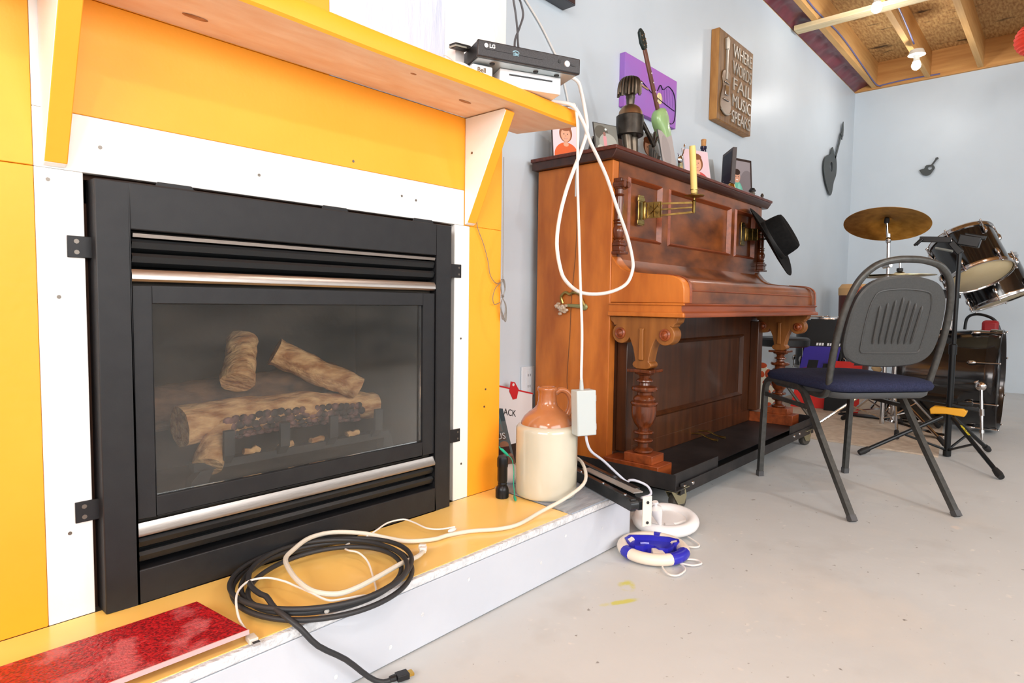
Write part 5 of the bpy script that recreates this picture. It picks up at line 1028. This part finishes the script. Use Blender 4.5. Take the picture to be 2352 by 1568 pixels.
build(MB().add(vs, [(i*n+k, i*n+(k+1)%n, (i+1)*n+(k+1)%n, (i+1)*n+k) for i in range(5) for k in range(n)]+[tuple(range(n-1,-1,-1)), tuple(5*n+k for k in range(n))]), 'seat_cushion', NAVY, ch, angle=70, local=True)
L_ = [rrect(.178,-.15,.252,.05,.385), rrect(.188,-.165,.262,.06,.395), rrect(.190,-.167,.264,.06,.4078)]; vs = sum(L_, [])
build(MB().add(vs, [(i*n+k, i*n+(k+1)%n, (i+1)*n+(k+1)%n, (i+1)*n+k) for i in range(2) for k in range(n)]+[tuple(range(n-1,-1,-1)), tuple(2*n+k for k in range(n))]), 'seat_pan', M('dark_grey_pan', (74,76,78), .5), ch, angle=50, local=True)

# ================================================================ DRUM CORNER
rug = build(MB().prism([(3.50,.426),(3.515,1.05),(3.56,1.60),(5.9,1.60),(5.9,.64),(4.5,.53)], XY, .0005, .008), 'rug', M('beige_carpet', (212,194,174), .95, 0, (196,176,156), 30, bump=.4, bscale=200))
tag(rug, 'beige carpet offcut under the drum kit', 'rug')
LAC = M('black_lacquer', (14,13,14), .12, 0, coat=.6); HEAD = M('cream_drumhead', (206,188,150), .5, 0, (196,176,136), 6); CRH = M('drum_chrome', (196,192,190), .14, 1)
def frame_of(ax):
    ax = Vector(ax).normalized(); u = ax.cross(Vector((0,0,1)))
    if u.length < 1e-3: u = Vector((1,0,0))
    u.normalize(); return ax, u, ax.cross(u)
def drum(name, label, c, ax, R, Ln, lugs=6, head=HEAD, hoop=CRH, a0=0, group='drum kit', hoopw=.016, rodlen=.045):
    """shell centred on c with axis ax; heads on both ends"""
    ax, u, w = frame_of(ax); c = Vector(c); lo = c-ax*(Ln/2); t = thing(name, label, 'drum', tuple(lo), group=group)
    build(MB().lathe([(R,0),(R,Ln)], lo, ax, 48, caps=False), 'shell', LAC, t, angle=60)
    for s_ in (0,1):
        o = lo+ax*(Ln*s_); d = ax*(1 if s_ else -1)
        build(MB().lathe([(0,.001),(R-.004,.001),(R-.001,-.002)], o, d, 48), 'drumhead', head, t, angle=50)
        h = build(MB().lathe([(R+.001,-hoopw*.9),(R+.007,-hoopw*.9),(R+.0085,-hoopw*.4),(R+.006,-.002),(R+.006,hoopw*.35),(R+.009,hoopw*.5),(R+.004,hoopw*.6),(R+.001,hoopw*.4),(R+.001,-hoopw*.9)], o, d, 48, caps=False), 'hoop', hoop, t, angle=50)
        for k in range(lugs):
            a = a0+2*PI*k/lugs; r_ = u*math.cos(a)+w*math.sin(a)
            p = o+r_*(R+.012)
            lgx = build(MB().tube([p+d*(hoopw*.7), p-d*(rodlen*1.5)], .0035, 8).ell(p+d*(hoopw*.7), (.006,.006,.006), 8, 6), 'tension_rod', CRH, t)
            build(MB().tube([p-d*rodlen, p-d*(rodlen+.012), p-d*(rodlen+.03)-r_*.004, p-d*(rodlen+.04)-r_*.009], [.007,.0115,.011,.004], 10), 'lug', CRH, lgx)
    return t
# bass drum
bd = drum('bass_drum', 'large black bass drum lying on its side with chrome claws', (4.45,.51,.30), (0,1,0), .278, .44, 8, M('black_drumhead', (22,22,23), .3), M('black_chrome_hoop', (60,58,58), .15, .8), PI/8, hoopw=.040, rodlen=.075)
for y_ in (.302,.718): build(MB().lathe([(.2785,-.006),(.282,-.006),(.2825,0),(.282,.006),(.2785,.006)], (4.45,y_,.30), (0,1,0), 48, caps=False), 'hoop_band', CRH, bd)
for x_ in (4.195,4.705):
    s_ = -1 if x_ < 4.45 else 1
    q = build(MB().tube([(x_+s_*.02,.335,.30),(x_+s_*.045,.325,.16),(x_+s_*.07,.315,.022),(x_+s_*.075,.313,.004)], [.009,.008,.008,.004], 10), 'spur_leg', CRH, bd)
    build(MB().ell((x_+s_*.02,.335,.285), (.020,.03,.028), 12, 8).tube([(x_+s_*.018,.305,.30),(x_+s_*.01,.335,.325),(x_+s_*.018,.365,.30)], .009, 8), 'spur_bracket', CRH, q)
    build(MB().tube([(x_+s_*.044,.326,.165),(x_+s_*.049,.323,.13)], .013, 10).tube([(x_+s_*.064,.317,.055),(x_+s_*.067,.316,.04)], .013, 10), 'spur_clamp', CRH, q)
build(MB().box(4.36,4.54,.50,.60,.575,.586).lathe([(.012,.586),(.012,.80)], (4.45,.52,0), n=14).lathe([(.020,.595),(.020,.63),(.014,.635)], (4.45,.52,0), n=14), 'tom_post', CRH, bd)
build(MB().box(4.41,4.49,.48,.56,.76,.81).tube([(4.44,.52,.78),(4.42,.50,.86),(4.40,.46,.95)], .013, 10).tube([(4.47,.52,.78),(4.62,.46,.85)], .013, 10), 'tom_mount', BLACK_PLASTIC, bd)
# toms
drum('tom_drum', 'upper tilted black rack tom showing its cream underside', (4.36,.435,.985), (.33,.42,.84), .158, .245, 6, a0=.4, rodlen=.03)
drum('tom_drum', 'second black rack tom half hidden under the upper one', (4.86,.36,.86), (.05,.42,.9), .165, .23, 6, a0=.1, rodlen=.03)
# floor tom behind the sheet and snare behind the chair
ft = drum('floor_tom', 'black floor tom with chrome rim behind the painted board', (4.95,1.335,.44), (0,0,1), .19, .36, 8, M('white_drumhead', (216,216,214), .5), a0=.2, rodlen=.04)
for a in (.6,2.7,4.8): build(MB().tube([(4.95+.205*math.cos(a),1.335+.205*math.sin(a),.45),(4.95+.205*math.cos(a),1.335+.205*math.sin(a),.012)], .007, 8), 'leg', CRH, ft)
sn = drum('snare_drum', 'chrome snare drum on a stand behind the grey chair', (4.87,.83,.66), (0,.1,1), .178, .13, 8, HEAD, a0=.3, rodlen=.03)
sn.children[0].data.materials[0] = M('chrome_shell', (206,204,202), .1, 1)
build(MB().tube([(4.87,.83,.58),(4.87,.83,.18)], .012, 10), 'stand_post', CRH, sn)
for a in (.3,2.4,4.5): build(MB().tube([(4.87,.83,.30),(4.87+.2*math.cos(a),.83+.2*math.sin(a),.022)], .008, 8), 'stand_leg', CRH, sn); build(MB().tube([(4.87,.83,.585),(4.87+.19*math.cos(a),.83+.19*math.sin(a),.598)], .008, 8), 'basket_arm', CRH, sn)
# crash cymbal on its stand
BRONZE = M('bronze_cymbal', (196,152,80), .4, 1, (168,126,62), 26, (1,1,1), 2)
def tripod(t, x, y, h, spread, angs, foot=.014, mat=None, zh=.30):
    mat = mat or CRH
    for a in angs:
        e_ = Vector((x+spread*math.cos(a), y+spread*math.sin(a), .024)); l = build(MB().tube([(x,y,zh),tuple(e_)], .008, 8), 'leg', mat, t)
        build(MB().tube([e_+(Vector((x,y,zh))-e_)*.10, e_, e_-(Vector((x,y,zh))-e_)*.02], [.011,foot,.010], 10), 'rubber_foot', BLACK_RUBBER, l)
        build(MB().tube([(x,y,.09),tuple(Vector((x,y,zh)).lerp(e_,.5))], .0045, 6), 'brace', mat, t)
cy = thing('crash_cymbal', 'bronze crash cymbal on a chrome tripod stand above the chair', 'cymbal', (3.92,.745,0), group='drum kit')
build(MB().tube([(3.92,.745,.06),(3.92,.745,.62)], .012, 12).tube([(3.92,.745,.60),(3.915,.755,1.10)], .009, 12).tube([(3.915,.755,1.04),(3.905,.765,1.165)], .006, 10), 'stand_post', CRH, cy)
build(MB().lathe([(.016,.60),(.016,.64)], (3.92,.745,0), n=14).ell((3.914,.755,1.065), (.016,.014,.02), 10, 8).tube([(3.90,.735,.93),(3.925,.775,.925)], .012, 8), 'stand_clamp', CRH, cy)
tripod(cy, 3.92, .745, 0, .36, (2.15,4.2,6.2))
cax = Vector((.33,.02,.94)).normalized(); cc = Vector((3.905,.765,1.17))
build(MB().lathe([(.005,.020),(.018,.019),(.032,.011),(.042,.004),(.10,-.006),(.17,-.016),(.207,-.022),(.207,-.0235),(.17,-.0175),(.10,-.0075),(.042,.0025),(.032,.0095),(.018,.0175),(.005,.0185)], cc, cax, 64), 'cymbal', BRONZE, cy, angle=60)
build(MB().lathe([(.010,-.014),(.013,-.010),(.013,.012),(.010,.016)], cc, cax, 12).lathe([(.010,.021),(.011,.034),(.005,.036)], cc, cax, 12), 'felt_washer', BLACK_RUBBER, cy)
# hi-hat
hh = thing('hi_hat', 'pair of hi hat cymbals with pedal on a chrome stand behind the chair', 'cymbal', (4.06,.72,0), group='drum kit')
hz = .885
for s_ in (0,1):
    build(MB().lathe([(.005,.016),(.02,.015),(.03,.006),(.10,.0),(.175,-.008),(.175,-.0095),(.10,-.0015),(.03,.0045),(.02,.0135),(.005,.0145)], (4.06,.72,hz+(.0 if s_ else -.012)), (0,.04,1) if s_ else (0,0,-1), 48), 'hat_cymbal', M('pale_bronze', (196,180,140), .3, 1), hh, angle=60)
build(MB().tube([(4.06,.72,.05),(4.06,.72,.97)], .0055, 10).tube([(4.06,.72,.05),(4.06,.72,.60)], .011, 12).lathe([(.012,.60),(.018,.605),(.018,.64),(.012,.645)], (4.06,.72,0), n=14), 'stand_post', CRH, hh)
build(MB().lathe([(.012,hz+.016),(.016,hz+.02),(.016,hz+.035),(.010,hz+.037)], (4.06,.72,0), n=14), 'felt', BLACK_RUBBER, hh)
tripod(hh, 4.06, .72, 0, .30, (1.2,3.4,5.6))
build(MB().add([(4.03,.48,.028),(3.95,.48,.028),(3.955,.735,.075),(4.02,.735,.075),(4.03,.48,.022),(3.95,.48,.022),(3.955,.735,.069),(4.02,.735,.069)], [(0,1,2,3),(7,6,5,4),(0,4,5,1),(1,5,6,2),(2,6,7,3),(3,7,4,0)]).box(3.95,4.03,.46,.49,.009,.03), 'footboard', CHROME, hh, bevel=.002)
# bass pedal
bpd = thing('bass_drum_pedal', 'chrome bass drum pedal with a round felt beater', 'pedal', (4.42,.84,0), group='drum kit')
build(MB().box(4.38,4.47,.80,1.08,.009,.018), 'base_plate', BLACK_PLASTIC, bpd, bevel=.002)
build(MB().add([(4.39,1.06,.03),(4.46,1.06,.03),(4.455,.83,.075),(4.395,.83,.075),(4.39,1.06,.024),(4.46,1.06,.024),(4.455,.83,.069),(4.395,.83,.069)], [(0,1,2,3),(7,6,5,4),(0,4,5,1),(1,5,6,2),(2,6,7,3),(3,7,4,0)]), 'footboard', CHROME, bpd)
for x_ in (4.375,4.475): build(MB().tube([(x_,.83,.015),(x_,.81,.22)], .009, 8), 'upright', CRH, bpd)
build(MB().tube([(4.37,.81,.215),(4.48,.81,.215)], .010, 10).tube([(4.425,.81,.215),(4.425,.875,.30)], .004, 8), 'cam_axle', CRH, bpd)
build(MB().lathe([(0,-.028),(.018,-.026),(.024,0),(.018,.026),(0,.028)], (4.425,.882,.318), (0,.8,.6), 16), 'beater', M('tan_felt', (206,176,132), .9), bpd)
# instrument stand with yellow yoke
gs_ = thing('instrument_stand', 'black instrument stand with a yellow yoke before the bass drum', 'stand', (3.56,.405,0))
BKM = M('black_stand_tube', (22,24,26), .35, .3); YEL = M('yellow_yoke', (226,160,30), .4)
gx_, gy_ = 3.56, .400
build(MB().tube([(gx_,gy_,.012),(gx_,gy_,.52)], .0135, 12).tube([(gx_,gy_-.002,.50),(gx_,gy_-.005,.965)], .0095, 12).lathe([(.017,.485),(.017,.53),(.012,.535)], (gx_,gy_,0), n=14).lathe([(.017,.004),(.017,.03)], (gx_,gy_,0), n=14), 'post', BKM, gs_)
build(MB().prism([(-.075,.222),(-.06,.236),(.055,.236),(.07,.225),(.06,.198),(-.01,.205),(-.07,.198)], lambda a, b, t: (gx_+t+.1*a, gy_-a, b), -.026, .026), 'yoke', YEL, gs_, bevel=.004)
for (ex, ey) in ((3.23,.178),(3.80,.262),(3.285,.705)):
    e_ = Vector((ex,ey,.016)); h_ = Vector((gx_,gy_,.205)); h_ = h_+(e_-h_)*.08
    l = build(MB().tube([h_, e_], .0095, 10), 'leg', BKM, gs_)
    build(MB().tube([e_+(h_-e_)*.10, e_+(h_-e_)*.03, e_-(h_-e_)*.02], [.0125,.0155,.012], 12), 'rubber_foot', BLACK_RUBBER, l)
    build(MB().tube([(gx_,gy_,.030), tuple(h_.lerp(e_,.48))], .0055, 8), 'brace', BKM, gs_)
h_ = Vector((gx_,gy_,.205)); e_ = Vector((3.23,.178,.016)); dd = (e_-h_).normalized(); nn = Vector((-.5,-.5,.75)); nn = (nn-dd*nn.dot(dd)).normalized(); yy = nn.cross(dd)
text('HERCULES', 'lettering', .016, h_+(e_-h_)*.24+nn*.0102-yy*.006, dd, yy, M('yellow_print', (222,200,40), .5), gs_, .0003, bold=.0003)
build(MB().bar((gx_,gy_+.03,1.02),(gx_,gy_+.155,1.03), .022, .026).tube([(gx_,gy_+.15,1.03),(gx_-.01,gy_+.175,1.0)], .006, 8).tube([(gx_-.015,gy_+.14,1.03),(gx_-.02,gy_+.165,1.0)], .006, 8), 'holder_arm', BKM, gs_, bevel=.003)
build(MB().obox((gx_,gy_-.04,1.01), (1,0,0), (0,1,.25), (0,-.25,1), .025,.042,.024).bar((gx_,gy_-.01,.955),(gx_,gy_+.03,1.01), .02,.03).bar((gx_,gy_-.1,1.02),(gx_,gy_-.02,1.04), .02,.02), 'holder_clamp', BKM, gs_, bevel=.004)
build(MB().tube([(gx_,gy_+.09,.985),(gx_-.02,gy_+.02,.965)], .006, 8), 'holder_lever', M('grey_plastic_lever', (120,124,120), .4), gs_)
build(MB().bar((gx_,gy_+.16,.262),(gx_+.01,gy_-.02,.245), .012,.010).bar((gx_,gy_+.01,.25),(gx_+.02,gy_-.11,.235), .022,.02).bar((gx_-.02,gy_-.03,.262),(gx_-.02,gy_-.09,.262), .02,.018), 'lower_peg', BKM, gs_, bevel=.004)

# painted board by the wall, stool, patterned board, red seat
kb_ = thing('painted_board', 'black board with red and blue keyboard pattern leaning by the floor tom', 'board', (4.6,1.25,0))
KP = PRINT('keyboard_print', (20,20,22), [('r',.5,.53,.52,.16,(58,44,150)),('r',.5,.20,.52,.22,(222,44,36)),('e',.32,.41,.3,.05,(110,40,110)),('r',.34,.47,.14,.065,(16,16,18)),('r',.72,.36,.09,.14,(16,16,18)),('r',.30,.25,.14,.065,(16,16,18))])
A_ = Vector((4.55,1.395,.205)); bx_ = Vector((.06,-.215,0)); ux = Vector((.10,-.05,.41)); nb_ = bx_.cross(ux).normalized()
if nb_.x > 0: nb_ = -nb_
A0 = Vector((4.51,1.415,.009)); ux = (A_+ux-A0)
def slab(name, a, b, u, t, mat, par, nrm): return build(MB().add([a,a+b,a+b+u,a+u,a-nrm*t,a+b-nrm*t,a+b+u-nrm*t,a+u-nrm*t], [(0,1,2,3),(7,6,5,4),(0,4,5,1),(1,5,6,2),(2,6,7,3),(3,7,4,0)]), name, mat, par, bevel=.002)
slab('board', A0, bx_, ux, .02, BLACK_PLASTIC, kb_, nb_)
e = nb_*.001; build(MB().quad(A0+e, A0+bx_+e, A0+bx_+ux+e, A0+ux+e), 'keyboard_print', KP, kb_, smooth=False, uv=True)
for k in range(9):
    if k == 3: continue
    build(MB().obox(A0+ux*.715+bx_*(.34+.075*k)+nb_*.0016, bx_, nb_, ux, .006, .0006, .009), 'white_mark', WHITEINK, kb_)
kb2 = thing('painted_board', 'red framed black panel partly hidden by the chair seat', 'board', (4.55,1.1,0))
A1 = Vector((4.50,1.20,.009)); b1 = Vector((.04,-.20,0)); u1 = Vector((.06,0,.33)); n1 = b1.cross(u1).normalized()
if n1.x > 0: n1 = -n1
slab('board', A1, b1, u1, .02, M('red_board_edge', (160,24,24), .5), kb2, n1)
build(MB().quad(A1+n1*.001, A1+b1+n1*.001, A1+b1+u1+n1*.001, A1+u1+n1*.001), 'panel_print', PRINT('red_black_print', (222,44,36), [('r',.30,.35,.50,.42,(18,18,20)),('e',.35,.80,.1,.02,(240,220,220)),('r',.4,.72,.06,.008,(235,235,235))]), kb2, smooth=False, uv=True)
sl = thing('drum_stool', 'low stool with round black seat behind the piano leg', 'stool', (4.15,1.375,0))
build(MB().lathe([(0,.445),(.155,.445),(.168,.452),(.170,.49),(.160,.502),(0,.508)], (4.15,1.375,0), n=32), 'seat', M('black_vinyl', (22,22,24), .45), sl, angle=40)
for a in (.5,2.6,4.7): build(MB().tube([(4.15,1.375,.25),(4.15+.19*math.cos(a),1.375+.19*math.sin(a),.012)], .010, 8), 'leg', M('dull_grey_tube', (96,92,86), .5, .4), sl)
build(MB().tube([(4.15,1.375,.15),(4.15,1.375,.446)], .014, 12), 'post', CRH, sl)
mo = thing('patterned_board', 'cream rounded board with rust red patches behind the piano leg', 'board', (3.92,1.42,0))
CRE = M('cream_patch_base', (214,206,184), .6, 0, (186,190,184), 5); RUST = M('rust_red_patch', (178,70,30), .6)
mpoly = [(1.30,.012),(1.56,.012),(1.56,.30),(1.53,.345),(1.47,.365),(1.41,.352),(1.35,.30),(1.31,.22),(1.297,.12)]
build(MB().prism(mpoly, YZ, 3.90, 3.915), 'board', CRE, mo, bevel=.002)
for y_, z_, ry, rz in ((1.40,.335,.03,.018),(1.36,.285,.022,.03),(1.335,.235,.018,.022),(1.375,.23,.02,.016),(1.318,.165,.014,.028),(1.36,.17,.018,.022),(1.315,.095,.013,.025),(1.35,.09,.018,.022),(1.33,.04,.022,.018),(1.40,.28,.018,.02),(1.43,.31,.02,.02),(1.39,.04,.02,.016)):
    build(MB().add([(3.8995, y_+ry*math.cos(2*PI*k/10)*(1+.2*mnoise.noise((k,y_*30,z_*30))), z_+rz*math.sin(2*PI*k/10)) for k in range(10)]+[(3.8985, y_+.9*ry*math.cos(2*PI*k/10), z_+.9*rz*math.sin(2*PI*k/10)) for k in range(10)], [tuple(range(10,20))]+[(k,(k+1)%10,10+(k+1)%10,10+k) for k in range(10)]), 'rust_patch', RUST, mo)
rd = thing('red_stool', 'red padded seat with black bow showing over the bass drum', 'stool', (5.55,.44,0))
build(MB().box(5.50,5.60,.365,.46,.50,.62), 'pad', M('red_vinyl', (150,22,28), .5), rd, bevel=.02)
build(MB().tube(spline([(5.55,.56,.55),(5.55,.55,.63),(5.55,.51,.66),(5.55,.45,.655),(5.55,.39,.62),(5.55,.355,.54)], 6), .010, 8), 'bow', BKM, rd)
build(MB().tube([(5.55,.42,.52),(5.55,.42,.06)], .018, 10).lathe([(.12,0.0),(.12,.02),(.02,.06)], (5.55,.46,0), n=24), 'pedestal', BKM, rd)
bn = thing('leather_bongo', 'dark wooden hand drum with tan top standing in the room corner', 'hand drum', (5.9,1.36,0))
build(MB().lathe([(.10,0),(.115,.25),(.135,.55),(.14,.82)], (5.95,1.36,0), n=24), 'shell', M('dark_red_wood', (84,36,28), .5), bn)
build(MB().lathe([(.143,.80),(.145,.86),(.12,.895),(0,.90)], (5.95,1.36,0), n=24), 'skin', M('tan_hide', (206,162,110), .7, 0, (170,40,36), 9, lo=.6, hi=.66), bn)
tag(build(MB().tube(spline([(4.9,.06,.012),(5.3,.02,.012),(6.0,-.02,.012),(6.6,.05,.012)], 6), .008, 7), 'floor_cable', CABLE_K), 'black cable running behind the bass drum along the floor', 'cable', 'floor cables')
tag(build(MB().tube(spline([(4.95,.12,.012),(5.4,.10,.012),(6.1,.12,.012),(6.62,.22,.012)], 6), .008, 7), 'floor_cable', CABLE_K), 'second black cable lying nearer the drum kit', 'cable', 'floor cables')
